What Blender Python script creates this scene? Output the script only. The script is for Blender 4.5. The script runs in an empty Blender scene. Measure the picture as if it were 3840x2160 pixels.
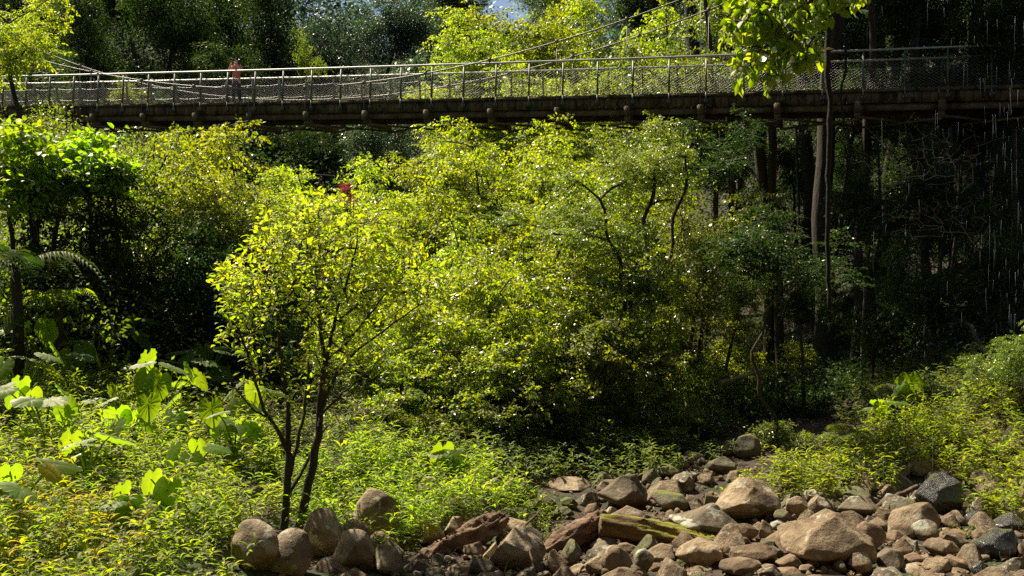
import bpy, math, random
import numpy as np
from mathutils import Vector, Matrix, noise as mnoise

# ------------------------------------------------------------------ camera, sky, sun, exposure
C = bpy.context.scene.collection
CAMZ = 3.2
F = 3840 * 35 / 36          # focal length in photo pixels
HOR = 1000.0                # photo row of the horizon
cd = bpy.data.cameras.new('camera'); cam = bpy.data.objects.new('camera', cd); C.objects.link(cam)
cd.lens = 35; cd.sensor_width = 36; cd.clip_end = 1500; cd.clip_start = 0.05
PITCH = math.atan((1080 - HOR) / F)
cam.location = (0, 0, CAMZ); cam.rotation_euler = (math.pi/2 - PITCH, 0, 0)
bpy.context.scene.camera = cam

SUN_EL, SUN_AZ = math.radians(54), math.radians(-46)      # azimuth from +Y towards +X
sdir = Vector((math.sin(SUN_AZ)*math.cos(SUN_EL), math.cos(SUN_AZ)*math.cos(SUN_EL), math.sin(SUN_EL)))
w = bpy.data.worlds.new('World'); bpy.context.scene.world = w; w.use_nodes = True
nt = w.node_tree; bg = nt.nodes['Background']; bg.inputs[1].default_value = 0.05
sky = nt.nodes.new('ShaderNodeTexSky'); sky.sky_type = 'NISHITA'; sky.sun_disc = False
sky.sun_elevation = SUN_EL; sky.sun_rotation = SUN_AZ
nt.links.new(sky.outputs[0], bg.inputs[0])
sl = bpy.data.lights.new('sun', 'SUN'); sl.energy = 5.0; sl.angle = math.radians(0.5); sl.color = (1.0, 0.90, 0.70)
so = bpy.data.objects.new('sun', sl); C.objects.link(so); so.rotation_euler = sdir.to_track_quat('Z', 'Y').to_euler()
so.location = (0, 0, 60)
vs = bpy.context.scene.view_settings; vs.view_transform = 'Standard'; vs.look = 'None'; vs.gamma = 1; vs.exposure = 1.0
cy = bpy.context.scene.cycles
cy.max_bounces = 8; cy.diffuse_bounces = 4; cy.glossy_bounces = 2; cy.transmission_bounces = 4; cy.transparent_max_bounces = 8
cy.sample_clamp_indirect = 2.5; cy.sample_clamp_direct = 3.0; cy.use_denoising = False; cy.caustics_reflective = False; cy.caustics_refractive = False

# ------------------------------------------------------------------ helpers
def at(px, py, Z):
    """photo pixel + depth -> world point"""
    sx = (px - 1920)/F; sy = (1080 - py)/F
    cp, sp = math.cos(PITCH), math.sin(PITCH)
    # camera space ray (sx, sy, -1) turned by pitch; scaled so world y == Z
    wy = cp + sy*sp; wz = sy*cp - sp
    return Vector((sx/wy*Z, Z, CAMZ + wz/wy*Z))

def tag(o, label=None, cat=None, group=None, kind=None):
    if label: o['label'] = label
    if cat: o['category'] = cat
    if group: o['group'] = group
    if kind: o['kind'] = kind
    return o
def empty(name, loc, rz=0.0):
    o = bpy.data.objects.new(name, None); C.objects.link(o); o.location = loc; o.rotation_euler = (0, 0, rz)
    o.empty_display_size = 0.2
    return o

def mesh_np(name, V, faces_list, mats, smooth=False, rnd=None, midx=None):
    """faces_list: list of (K,n) int arrays"""
    me = bpy.data.meshes.new(name)
    V = np.asarray(V, dtype=np.float32)
    me.vertices.add(len(V)); me.vertices.foreach_set('co', V.ravel())
    loops = np.concatenate([f.ravel() for f in faces_list]).astype(np.int32)
    tot = np.concatenate([np.full(len(f), f.shape[1], dtype=np.int32) for f in faces_list])
    st = np.concatenate([[0], np.cumsum(tot)[:-1]]).astype(np.int32)
    me.loops.add(len(loops)); me.loops.foreach_set('vertex_index', loops)
    me.polygons.add(len(tot)); me.polygons.foreach_set('loop_start', st); me.polygons.foreach_set('loop_total', tot)
    if midx is not None: me.polygons.foreach_set('material_index', np.asarray(midx, dtype=np.int32))
    me.update(calc_edges=True)
    if smooth: me.polygons.foreach_set('use_smooth', np.ones(len(tot), dtype=bool))
    if rnd is not None:
        a = me.attributes.new('rnd', 'FLOAT', 'FACE'); a.data.foreach_set('value', np.asarray(rnd, dtype=np.float32))
    for m in (mats if isinstance(mats, (list, tuple)) else [mats]): me.materials.append(m)
    return me
def link(name, me, parent=None, loc=(0, 0, 0)):
    o = bpy.data.objects.new(name, me); C.objects.link(o); o.location = loc
    if parent is not None: o.parent = parent
    return o

class MB:
    """collects boxes, bars, tubes into one mesh"""
    def __init__(s): s.V = []; s.Q = []; s.n = 0; s.T = []
    def add(s, V, Q=None, T=None):
        V = np.asarray(V, dtype=float)
        if Q is not None and len(Q): s.Q.append(np.asarray(Q) + s.n)
        if T is not None and len(T): s.T.append(np.asarray(T) + s.n)
        s.V.append(V); s.n += len(V)
    def box(s, c, size, M=None):
        h = np.array(size)/2
        V = np.array([(x, y, z) for x in (-1, 1) for y in (-1, 1) for z in (-1, 1)])*h
        if M is not None: V = V @ np.array(M).T
        s.add(V + np.array(c), [(0, 1, 3, 2), (4, 6, 7, 5), (0, 4, 5, 1), (2, 3, 7, 6), (0, 2, 6, 4), (1, 5, 7, 3)])
    def bar(s, a, b, wd, ht, up=(0, 0, 1)):
        a = np.array(a, float); b = np.array(b, float); d = b - a; L = np.linalg.norm(d); d /= L
        u = np.array(up, float); x = np.cross(d, u); x /= np.linalg.norm(x); u = np.cross(x, d)
        s.box((a + b)/2, (L, wd, ht), np.c_[d, x, u])
    def tube(s, P, R, sides=6, cap=True):
        P = np.asarray(P, float); n = len(P)
        R = np.full(n, R) if np.isscalar(R) else np.asarray(R, float)
        T = np.gradient(P, axis=0); T /= np.linalg.norm(T, axis=1)[:, None] + 1e-9
        ref = np.array([0, 0, 1.0]) if abs(T[0][2]) < .8 else np.array([1.0, 0, 0])
        x = np.cross(T[0], ref); x /= np.linalg.norm(x)
        X = []
        for t in T:
            x = x - t*np.dot(x, t); x /= np.linalg.norm(x) + 1e-9; X.append(x)
        X = np.array(X); Y = np.cross(T, X)
        an = np.arange(sides)*2*math.pi/sides
        V = P[:, None] + R[:, None, None]*(np.cos(an)[None, :, None]*X[:, None] + np.sin(an)[None, :, None]*Y[:, None])
        V = V.reshape(-1, 3)
        i = np.arange(n-1)[:, None]*sides; j = np.arange(sides)[None]; k = (j+1) % sides
        Q = np.stack([i+j, i+k, i+sides+k, i+sides+j], -1).reshape(-1, 4)
        Tt = []
        if cap:
            V = np.vstack([V, P[0], P[-1]]); a0 = n*sides
            Tt = [(a0, (q+1) % sides, q) for q in range(sides)] + [(a0+1, (n-1)*sides+q, (n-1)*sides+(q+1) % sides) for q in range(sides)]
        s.add(V, Q, Tt)
    def mesh(s, name, mat, smooth=False, rnd=None):
        fl = []
        if s.Q: fl.append(np.vstack(s.Q))
        if s.T: fl.append(np.vstack(s.T))
        return mesh_np(name, np.vstack(s.V), fl, mat, smooth)
    def build(s, name, mat, parent=None, smooth=False):
        return link(name, s.mesh(name, mat, smooth), parent)

# ------------------------------------------------------------------ materials
def newmat(name):
    m = bpy.data.materials.new(name); m.use_nodes = True; m.node_tree.nodes.clear()
    return m, m.node_tree.nodes, m.node_tree.links
def ramp(N, cols, pos=None):
    r = N.new('ShaderNodeValToRGB'); e = r.color_ramp.elements
    pos = pos or [i/(len(cols)-1) for i in range(len(cols))]
    while len(e) < len(cols): e.new(0.5)
    for i, c in enumerate(cols): e[i].position = pos[i]; e[i].color = (*c, 1)
    return r
def leafmat(name, refl, trans, tw=0.5, gloss=1.0, rough=0.58, pos=None, hue=0.0):
    m, N, L = newmat(name)
    at_ = N.new('ShaderNodeAttribute'); at_.attribute_name = 'rnd'
    oi = N.new('ShaderNodeObjectInfo')
    r1 = ramp(N, refl, pos); r2 = ramp(N, trans, pos)
    L.new(at_.outputs['Fac'], r1.inputs[0]); L.new(at_.outputs['Fac'], r2.inputs[0])
    hs = []
    for r in (r1, r2):
        h = N.new('ShaderNodeHueSaturation'); L.new(r.outputs[0], h.inputs['Color'])
        mr = N.new('ShaderNodeMapRange'); mr.inputs[3].default_value = 0.8; mr.inputs[4].default_value = 1.15
        L.new(oi.outputs['Random'], mr.inputs[0]); L.new(mr.outputs[0], h.inputs['Value'])
        mh = N.new('ShaderNodeMapRange'); mh.inputs[3].default_value = 0.488; mh.inputs[4].default_value = 0.512
        L.new(oi.outputs['Random'], mh.inputs[0]); L.new(mh.outputs[0], h.inputs['Hue']); hs.append(h)
    d = N.new('ShaderNodeBsdfDiffuse'); t = N.new('ShaderNodeBsdfTranslucent')
    L.new(hs[0].outputs[0], d.inputs[0]); L.new(hs[1].outputs[0], t.inputs[0])
    a = N.new('ShaderNodeMixShader'); a.inputs[0].default_value = tw
    L.new(d.outputs[0], a.inputs[1]); L.new(t.outputs[0], a.inputs[2])
    g = N.new('ShaderNodeBsdfGlossy'); g.inputs['Roughness'].default_value = rough; g.inputs[0].default_value = (1, .96, .84, 1)
    fr = N.new('ShaderNodeFresnel'); fr.inputs[0].default_value = 1.45
    mu = N.new('ShaderNodeMath'); mu.operation = 'MULTIPLY'; mu.inputs[1].default_value = gloss; L.new(fr.outputs[0], mu.inputs[0])
    mx = N.new('ShaderNodeMixShader'); L.new(mu.outputs[0], mx.inputs[0]); L.new(a.outputs[0], mx.inputs[1]); L.new(g.outputs[0], mx.inputs[2])
    o = N.new('ShaderNodeOutputMaterial'); L.new(mx.outputs[0], o.inputs[0])
    return m
def surfmat(name, cols, scale=4.0, rough=0.85, bump=0.3, bscale=12.0, stretch=(1, 1, 1), spots=None, spot_scale=6.0, spot_thr=0.6,
            metallic=0.0, coat=0.0, topcol=None, pos=None, objvar=0.0, detail=8, top_thr=0.75):
    m, N, L = newmat(name)
    tc = N.new('ShaderNodeTexCoord'); mp = N.new('ShaderNodeMapping'); mp.inputs['Scale'].default_value = stretch
    L.new(tc.outputs['Object'], mp.inputs[0])
    oi = N.new('ShaderNodeObjectInfo')
    ad = N.new('ShaderNodeVectorMath'); ad.operation = 'ADD'; L.new(mp.outputs[0], ad.inputs[0])
    sc = N.new('ShaderNodeMath'); sc.operation = 'MULTIPLY'; sc.inputs[1].default_value = 37.0; L.new(oi.outputs['Random'], sc.inputs[0]); L.new(sc.outputs[0], ad.inputs[1])
    n1 = N.new('ShaderNodeTexNoise'); n1.inputs['Scale'].default_value = scale; n1.inputs['Detail'].default_value = detail; n1.inputs['Roughness'].default_value = 0.65
    L.new(ad.outputs[0], n1.inputs['Vector'])
    r = ramp(N, cols, pos or [0.3 + 0.4*i/(len(cols)-1) for i in range(len(cols))]); L.new(n1.outputs[0], r.inputs[0])
    col = r.outputs[0]
    if spots:
        n2 = N.new('ShaderNodeTexNoise'); n2.inputs['Scale'].default_value = spot_scale; n2.inputs['Detail'].default_value = 5; n2.inputs['Roughness'].default_value = 0.6
        L.new(ad.outputs[0], n2.inputs['Vector'])
        rr = ramp(N, [(0, 0, 0), (1, 1, 1)], [spot_thr, spot_thr+0.05]); L.new(n2.outputs[0], rr.inputs[0])
        mx = N.new('ShaderNodeMixRGB'); L.new(rr.outputs[0], mx.inputs[0]); L.new(col, mx.inputs[1]); mx.inputs[2].default_value = (*spots, 1); col = mx.outputs[0]
    if topcol:      # moss and litter settle on upward faces
        ge = N.new('ShaderNodeNewGeometry'); sx = N.new('ShaderNodeSeparateXYZ'); L.new(ge.outputs['Normal'], sx.inputs[0])
        n3 = N.new('ShaderNodeTexNoise'); n3.inputs['Scale'].default_value = 5; n3.inputs['Detail'].default_value = 6; L.new(ad.outputs[0], n3.inputs['Vector'])
        mm = N.new('ShaderNodeMath'); mm.operation = 'MULTIPLY_ADD'; mm.inputs[1].default_value = 1.1; L.new(n3.outputs[0], mm.inputs[0]); 
        m2 = N.new('ShaderNodeMath'); m2.operation = 'MULTIPLY'; m2.inputs[1].default_value = 0.45; L.new(sx.outputs[2], m2.inputs[0]); L.new(m2.outputs[0], mm.inputs[2])
        rt = ramp(N, [(0, 0, 0), (1, 1, 1)], [top_thr, min(1.0, top_thr+0.12)]); L.new(mm.outputs[0], rt.inputs[0])
        mx = N.new('ShaderNodeMixRGB'); L.new(rt.outputs[0], mx.inputs[0]); L.new(col, mx.inputs[1]); mx.inputs[2].default_value = (*topcol, 1); col = mx.outputs[0]
    if objvar:
        h = N.new('ShaderNodeHueSaturation'); L.new(col, h.inputs['Color'])
        mr = N.new('ShaderNodeMapRange'); mr.inputs[3].default_value = 1-objvar; mr.inputs[4].default_value = 1+objvar
        L.new(oi.outputs['Random'], mr.inputs[0]); L.new(mr.outputs[0], h.inputs['Value']); col = h.outputs[0]
    b = N.new('ShaderNodeBsdfPrincipled'); L.new(col, b.inputs['Base Color']); b.inputs['Roughness'].default_value = rough
    b.inputs['Metallic'].default_value = metallic; b.inputs['Coat Weight'].default_value = coat; b.inputs['Coat Roughness'].default_value = 0.15
    nb = N.new('ShaderNodeTexNoise'); nb.inputs['Scale'].default_value = bscale; nb.inputs['Detail'].default_value = 10; nb.inputs['Roughness'].default_value = 0.7
    L.new(ad.outputs[0], nb.inputs['Vector'])
    bp = N.new('ShaderNodeBump'); bp.inputs['Strength'].default_value = bump; bp.inputs['Distance'].default_value = 0.06
    L.new(nb.outputs[0], bp.inputs['Height']); L.new(bp.outputs[0], b.inputs['Normal'])
    o = N.new('ShaderNodeOutputMaterial'); L.new(b.outputs[0], o.inputs[0])
    return m

G = lambda *a: a
M = {}
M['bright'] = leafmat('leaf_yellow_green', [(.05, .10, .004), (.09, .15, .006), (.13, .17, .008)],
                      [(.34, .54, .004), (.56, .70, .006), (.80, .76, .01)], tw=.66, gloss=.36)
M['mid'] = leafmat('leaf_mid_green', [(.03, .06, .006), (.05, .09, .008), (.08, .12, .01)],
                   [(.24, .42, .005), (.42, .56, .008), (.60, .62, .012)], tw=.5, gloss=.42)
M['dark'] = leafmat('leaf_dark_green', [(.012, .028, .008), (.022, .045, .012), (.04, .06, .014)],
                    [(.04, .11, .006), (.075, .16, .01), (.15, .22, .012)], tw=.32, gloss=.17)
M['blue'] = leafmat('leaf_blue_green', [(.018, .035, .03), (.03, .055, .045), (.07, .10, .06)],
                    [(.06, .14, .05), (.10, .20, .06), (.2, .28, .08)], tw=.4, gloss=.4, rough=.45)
M['yellow'] = leafmat('leaf_young_yellow', [(.14, .16, .006), (.19, .19, .006), (.24, .19, .006)],
                      [(.46, .72, .006), (.70, .84, .008), (.88, .78, .01)], tw=.66, gloss=.4)
M['herb'] = leafmat('leaf_herb', [(.07, .11, .004), (.12, .16, .006), (.18, .18, .006)],
                    [(.36, .62, .004), (.55, .77, .006), (.78, .80, .008)], tw=.66, gloss=.3)
M['herb_yellow'] = leafmat('leaf_herb_yellowing', [(.10, .14, .006), (.17, .16, .008), (.24, .14, .01)],
                    [(.50, .66, .006), (.82, .74, .008), (.88, .46, .012)], tw=.64, gloss=.25)
M['big'] = leafmat('leaf_large', [(.045, .10, .008), (.07, .13, .01), (.10, .15, .012)],
                   [(.36, .64, .006), (.52, .78, .008), (.72, .84, .01)], tw=.62, gloss=.35, rough=.42)
M['taro'] = leafmat('leaf_taro', [(.05, .11, .01), (.09, .16, .015), (.12, .18, .02)],
                    [(.30, .56, .01), (.48, .72, .012), (.60, .74, .015)], tw=.6, gloss=.26, rough=.5)
M['taro_yellow'] = leafmat('leaf_taro_yellow', [(.2, .18, .015), (.25, .19, .015)], [(.8, .66, .02), (.85, .6, .02)], tw=.5, gloss=.4)
M['red'] = leafmat('leaf_red', [(.16, .02, .02), (.2, .05, .03)], [(.6, .06, .06), (.6, .12, .08)], tw=.4, gloss=.3)
M['litter'] = leafmat('dry_leaf', [(.10, .06, .03), (.18, .10, .05), (.26, .17, .09)], [(.1, .05, .02), (.15, .08, .03), (.2, .1, .04)], tw=.2, gloss=.3)
M['bark'] = surfmat('bark_dark', [(.022, .016, .010), (.05, .038, .024), (.09, .075, .05)], scale=6, stretch=(1, 1, .2), bump=1.0, bscale=9, spots=(.05, .07, .015), spot_scale=2.5, spot_thr=.56)
M['bark_tan'] = surfmat('bark_tan', [(.07, .045, .028), (.12, .08, .05), (.2, .14, .09)], scale=9, stretch=(1, 1, .25), bump=.4, bscale=25)
M['twig'] = surfmat('dry_twig', [(.16, .12, .075), (.28, .22, .15), (.36, .30, .2)], scale=9, bump=.2)
M['rock'] = surfmat('boulder_brown', [(.07, .045, .025), (.19, .13, .075), (.31, .225, .135), (.42, .33, .21)], scale=2.6, bump=1.0, bscale=7,
                    spots=(.40, .35, .25), spot_scale=6, spot_thr=.58, objvar=.18)
M['rock_pale_lit'] = surfmat('boulder_pale_lit', [(.08, .055, .035), (.22, .165, .10), (.36, .275, .18), (.48, .39, .27)], scale=2.6, bump=1.0, bscale=7,
                    spots=(.50, .44, .33), spot_scale=5, spot_thr=.56, objvar=.08)  # paler rock; sunlight lost to crown shade is put into its colour
M['vine'] = surfmat('vine_black', [(.006, .005, .004), (.014, .011, .008)], scale=12, bump=.5)
M['rock_red'] = surfmat('boulder_reddish', [(.10, .065, .038), (.21, .14, .082), (.31, .22, .13)], scale=2.6, bump=.7, bscale=8,
                    spots=(.34, .27, .18), spot_scale=7, spot_thr=.62, objvar=.15)
M['rock_moss'] = surfmat('boulder_mossy', [(.06, .055, .035), (.14, .12, .075), (.25, .22, .14)], scale=3, bump=.8, bscale=9,
                    spots=(.34, .33, .24), spot_scale=5, spot_thr=.60, topcol=(.13, .14, .025), top_thr=.86, objvar=.15)
M['rock_lichen'] = surfmat('boulder_lichen', [(.06, .048, .03), (.15, .115, .07), (.25, .20, .13)], scale=3, bump=.7, bscale=9,
                    spots=(.40, .39, .30), spot_scale=3.4, spot_thr=.54, objvar=.1)
M['rock_wet'] = surfmat('boulder_wet', [(.018, .016, .016), (.04, .035, .032), (.08, .07, .06)], scale=3, bump=.8, bscale=10, rough=.34, coat=.35,
                    topcol=(.06, .065, .02), top_thr=.92)
M['soil'] = surfmat('leaf_litter_soil', [(.018, .013, .008), (.045, .032, .02), (.09, .065, .04)], scale=3, bump=.8, bscale=6, rough=.95,
                    spots=(.03, .045, .012), spot_scale=1.2, spot_thr=.52)
M['log_moss'] = surfmat('log_mossy', [(.09, .05, .022), (.19, .11, .04), (.28, .17, .07)], scale=5, stretch=(.25, 1.6, 1.6), bump=.9, bscale=11,
                    topcol=(.26, .24, .02), top_thr=.80)
M['log_rot'] = surfmat('log_rotten', [(.05, .028, .016), (.15, .085, .05), (.27, .165, .10), (.36, .24, .16)], scale=5, stretch=(.3, 2, 2), bump=1.0, bscale=10)
M['timber'] = surfmat('weathered_timber', [(.04, .03, .014), (.13, .095, .035), (.24, .18, .07)], scale=3.2, stretch=(1, 1, .45), bump=.3, bscale=18,
                    spots=(.025, .022, .012), spot_scale=3.5, spot_thr=.56)
M['timber_low'] = surfmat('under_timber', [(.07, .05, .025), (.16, .115, .06), (.26, .19, .10)], scale=3, bump=.3, bscale=15)
M['steel'] = surfmat('galvanised_steel', [(.42, .42, .40), (.55, .55, .53), (.64, .63, .60)], scale=14, rough=.38, bump=.05, metallic=.35)
M['post'] = surfmat('painted_post', [(.12, .13, .10), (.17, .18, .14), (.22, .23, .18)], scale=10, rough=.5, bump=.05, metallic=.3)
M['wire'] = surfmat('wire', [(.38, .36, .33), (.5, .48, .44)], scale=20, rough=.4, bump=0, metallic=.6)
M['cable'] = surfmat('cable', [(.20, .18, .16), (.30, .28, .25)], scale=30, rough=.5, bump=.1, metallic=.5)

# ------------------------------------------------------------------ terrain
CP = np.array([(-4, 4, .3), (0, 3, 0), (4, 3, 0), (9, 4, .3), (-8, 2, .8), (3, 6, 0), (6, 7, 0), (0, 8, .05), (-1.5, 10, .08), (0, 10, 0), (3, 10, 0), (6, 10, 0), (8.5, 10, .4), (3, 13, .05), (5.5, 13.2, .1), (0, 14, .15),
   (-4, 8, .45), (-7, 8, .9), (-3, 11, .3), (-2.2, 12, .1), (-6, 12, 1.0), (-9, 12, 1.6), (-4.5, 16, .9), (-8, 17, 1.7), (-12, 16, 2.6),
   (-1.2, 13.5, .3), (-1.8, 16, .5), (1, 17, .25), (4, 17, .4), (3.2, 20, .15), (7, 14, .4), (8.5, 16, 1.5), (7.5, 20, .7), (6, 17, .6), (11.4, 24, 2.7), (12, 17, 2.6),
   (0, 22, .5), (-4, 22, 1.8), (-10, 24, 3.6), (0, 30, .4), (3.5, 24, -.3), (5, 28, -.9), (9, 31, -1.2), (4, 34, -1.4), (8.5, 25, .0), (-12, 32, 6), (-20, 38, 8.8), (-22, 42, 9.4), (-20, 26, 7), (14, 20, 4), (18, 26, 8.0), (12.5, 29, 1.2), (16, 30, 4.5), (24, 22, 12),
   (0, 45, 2.5), (8, 40, 1.0), (-15, 50, 9), (15, 45, 9), (-8, 42, 4.5), (0, 60, 8), (0, 80, 14), (-30, 80, 20), (30, 80, 20), (-35, 50, 16), (35, 40, 20), (0, 110, 22), (-60, 100, 40), (60, 100, 42),
   (-40, 20, 16), (45, 15, 22), (0, -12, 0), (-25, -5, 8), (30, -5, 10), (-60, 40, 30), (70, 50, 36)], float)
_c = 2.5
def _phi(d2): return np.sqrt(d2 + _c*_c)
_A = _phi(((CP[:, None, :2]-CP[None, :, :2])**2).sum(-1))
_A = np.block([[_A, np.ones((len(CP), 1))], [np.ones((1, len(CP))), np.zeros((1, 1))]])
_W = np.linalg.solve(_A, np.append(CP[:, 2], 0))
def H(x, y):
    x = np.atleast_1d(np.asarray(x, float)); y = np.atleast_1d(np.asarray(y, float))
    d2 = (x[..., None]-CP[:, 0])**2 + (y[..., None]-CP[:, 1])**2
    h = _phi(d2) @ _W[:-1] + _W[-1]
    h = h + .05*np.sin(x*2.3+1.7*np.sin(y*1.1))*np.cos(y*1.9+.6*x) + .03*np.sin(x*5.1+y*3.3)
    return h
def h1(x, y): return float(H(x, y)[0])
def grid_mesh(xs, ys, zf):
    X, Y = np.meshgrid(xs, ys); Z = zf(X, Y)
    V = np.c_[X.ravel(), Y.ravel(), Z.ravel()]; nx = len(xs); ny = len(ys)
    i = (np.arange(ny-1)[:, None]*nx + np.arange(nx-1)[None]).ravel()
    return V, [np.c_[i, i+1, i+nx+1, i+nx]]
xs = np.concatenate([np.linspace(-120, -22, 16)[:-1], np.arange(-22, 22, .35), np.linspace(22, 120, 16)])
ys = np.concatenate([np.linspace(-40, 4, 14)[:-1], np.arange(4, 34, .35), np.linspace(34, 260, 70)])
V, Fc = grid_mesh(xs, ys, H)
g = link('ground', mesh_np('ground', V, Fc, M['soil'], smooth=True)); tag(g, kind='structure')

# rock amphitheatre behind the falls: the picture is taken from under its lip
th = np.linspace(math.radians(-30), math.radians(204), 54); hh = np.linspace(0, 1, 26); V = []
for f in hh:
    for k, t in enumerate(th):
        r = 15 + 1.2*math.sin(5*t+f*4) + .8*math.sin(11*t+7*f) + .5*math.sin(19*t-13*f) - 5.5*max(0, f-.45)*(1 if 0 < math.degrees(t) < 180 else .3)
        V.append((1 + r*math.cos(t), 3 - r*.8*math.sin(t), -2 + f*27 + .4*math.sin(9*t+f*9)))
V = np.array(V); nx = len(th); i_ = (np.arange(len(hh)-1)[:, None]*nx + np.arange(nx-1)[None]).ravel()
o = link('cliff', mesh_np('cliff', V, [np.c_[i_, i_+1, i_+nx+1, i_+nx]], M['rock_moss'], smooth=True)); tag(o, kind='structure')

# ------------------------------------------------------------------ leaves
def T_kite():
    return np.array([(0, 0, 0), (.42, .5, .03), (1, 0, -.06), (.42, -.5, .03)]), [np.array([(0, 3, 2, 1)])]
def T_fold():
    V = np.array([(0, 0, 0), (.3, .42, .07), (.3, 0, 0), (.3, -.42, .07), (.68, .40, .02), (.68, 0, -.06), (.68, -.40, .02), (1, 0, -.2)])
    return V, [np.array([(2, 5, 4, 1), (3, 6, 5, 2)]), np.array([(0, 2, 1), (0, 3, 2), (5, 7, 4), (6, 7, 5)])]
def T_lance():
    V = np.array([(0, 0, 0), (.35, .5, .10), (.35, 0, .04), (.35, -.5, .10), (.7, .34, .02), (.7, 0, -.04), (.7, -.34, .02), (1, 0, -.22)])
    return V, [np.array([(2, 5, 4, 1), (3, 6, 5, 2)]), np.array([(0, 2, 1), (0, 3, 2), (5, 7, 4), (6, 7, 5)])]
def leaves(P, D, Nn, Ln, Wd, tmpl, rng, rv=None):
    """P base points, D directions, Nn approx normals, Ln lengths, Wd widths -> V, faces, rnd"""
    TV, TF = tmpl
    D = D/(np.linalg.norm(D, axis=1)[:, None]+1e-9)
    S = np.cross(Nn, D); S /= np.linalg.norm(S, axis=1)[:, None]+1e-9
    U = np.cross(D, S)
    V = P[:, None] + TV[None, :, 0, None]*Ln[:, None, None]*D[:, None] + TV[None, :, 1, None]*Wd[:, None, None]*S[:, None] + TV[None, :, 2, None]*Ln[:, None, None]*U[:, None]
    n = len(P); k = len(TV); off = np.arange(n)*k
    fl = []; rn = []
    if rv is None: rv = rng.random(n)
    for f in TF:
        fl.append((f[None] + off[:, None, None]).reshape(-1, f.shape[1])); rn.append(np.repeat(rv, len(f)))
    return V.reshape(-1, 3), fl, np.concatenate(rn)
def unit(v): return v/(np.linalg.norm(v, axis=-1, keepdims=True)+1e-9)

def crown(name, mat, R=2.2, nlobe=8, nclump=260, per=110, ll=.065, lw=.034, cr=.34, flat=.35, seed=0, tmpl=None, shape='round', tiltsd=.45, hollow=.45, twig=0.0):
    """crown made of leaf sprays spread through lobes; R horizontal radius, centre at origin"""
    rng = np.random.default_rng(seed)
    if shape == 'round':
        lc = unit(rng.normal(size=(nlobe, 3)))*rng.uniform(.2, .85, (nlobe, 1))*np.array([1, 1, .85])*R; lr = R*rng.uniform(.20, .50, nlobe)
    elif shape == 'limb':
        K = 7; az = np.arange(K)*6.283/K + rng.uniform(-.5, .5, K); el = rng.uniform(.35, 1.45, K); ln = R*rng.uniform(1.0, 1.95, K)
        ff = np.array([.38, .58, .8, 1.0]); d = np.c_[np.cos(az)*np.cos(el), np.sin(az)*np.cos(el), np.sin(el)]
        lc = (d[:, None]*(ln[:, None]*ff)[..., None]).reshape(-1, 3) + rng.normal(0, .13, (K*4, 3))*R + np.array([0, 0, -.95*R])
        lc[:, 2] -= .12*(lc[:, 0]**2+lc[:, 1]**2)/R; nlobe = len(lc); lr = R*rng.uniform(.2, .5, nlobe)
    elif shape == 'column':
        lc = np.c_[rng.normal(0, .22, nlobe)*R, rng.normal(0, .22, nlobe)*R, np.linspace(-1.6, 1.7, nlobe)*R]; lr = R*rng.uniform(.5, .8, nlobe)*np.linspace(1.05, .6, nlobe)
    elif shape == 'flat':
        lc = np.c_[rng.normal(0, .5, (nlobe, 2))*R, rng.normal(0, .15, nlobe)*R]; lr = R*rng.uniform(.35, .55, nlobe)
    li = rng.choice(nlobe, nclump, p=lr**2/np.sum(lr**2))
    u = unit(rng.normal(size=(nclump, 3))); rad = lr[li]*(hollow + (1-hollow)*rng.random(nclump)**.6)
    cc = lc[li] + u*rad[:, None]*np.array([1, 1, .85])
    # each clump: a flattened, slightly tilted spray
    tn = unit(np.c_[rng.normal(0, .28, (nclump, 2)), np.ones(nclump)] + u*.35)
    N = nclump*per; ci = np.repeat(np.arange(nclump), per)
    cs = cr*rng.uniform(.6, 1.3, nclump)
    q = rng.normal(size=(N, 3))*.52; q *= cs[ci][:, None]
    n = tn[ci]; q = q - n*(q*n).sum(1)[:, None]*(1-flat)
    if twig:      # leaves strung along short drooping twigs
        az = np.arctan2(u[:, 1], u[:, 0]) + rng.normal(0, .7, nclump); dr = unit(np.c_[np.cos(az), np.sin(az), rng.normal(.05, .35, nclump)])
        tl = twig*rng.uniform(.6, 1.4, nclump); tt = rng.uniform(-.5, .5, N)
        q = q*.42 + dr[ci]*(tt*tl[ci])[:, None]; q[:, 2] -= (tt+.5)**2*tl[ci]*.25
    P = cc[ci] + q
    D = unit(q + rng.normal(0, .35, (N, 3))*cs[ci][:, None] + u[ci]*.15*cs[ci][:, None]); D[:, 2] -= .18
    Nn = unit(n + rng.normal(0, tiltsd, (N, 3)))
    L = ll*rng.uniform(.65, 1.3, N); W = lw*rng.uniform(.75, 1.25, N)
    rv = np.clip(rng.random(nclump)[ci]*.45 + rng.random(N)*.55, 0, 1)
    V, fl, rn = leaves(P, D, Nn, L, W, tmpl or T_kite(), rng, rv)
    me = mesh_np(name, V, fl, mat, rnd=rn)
    return me, cc

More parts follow.
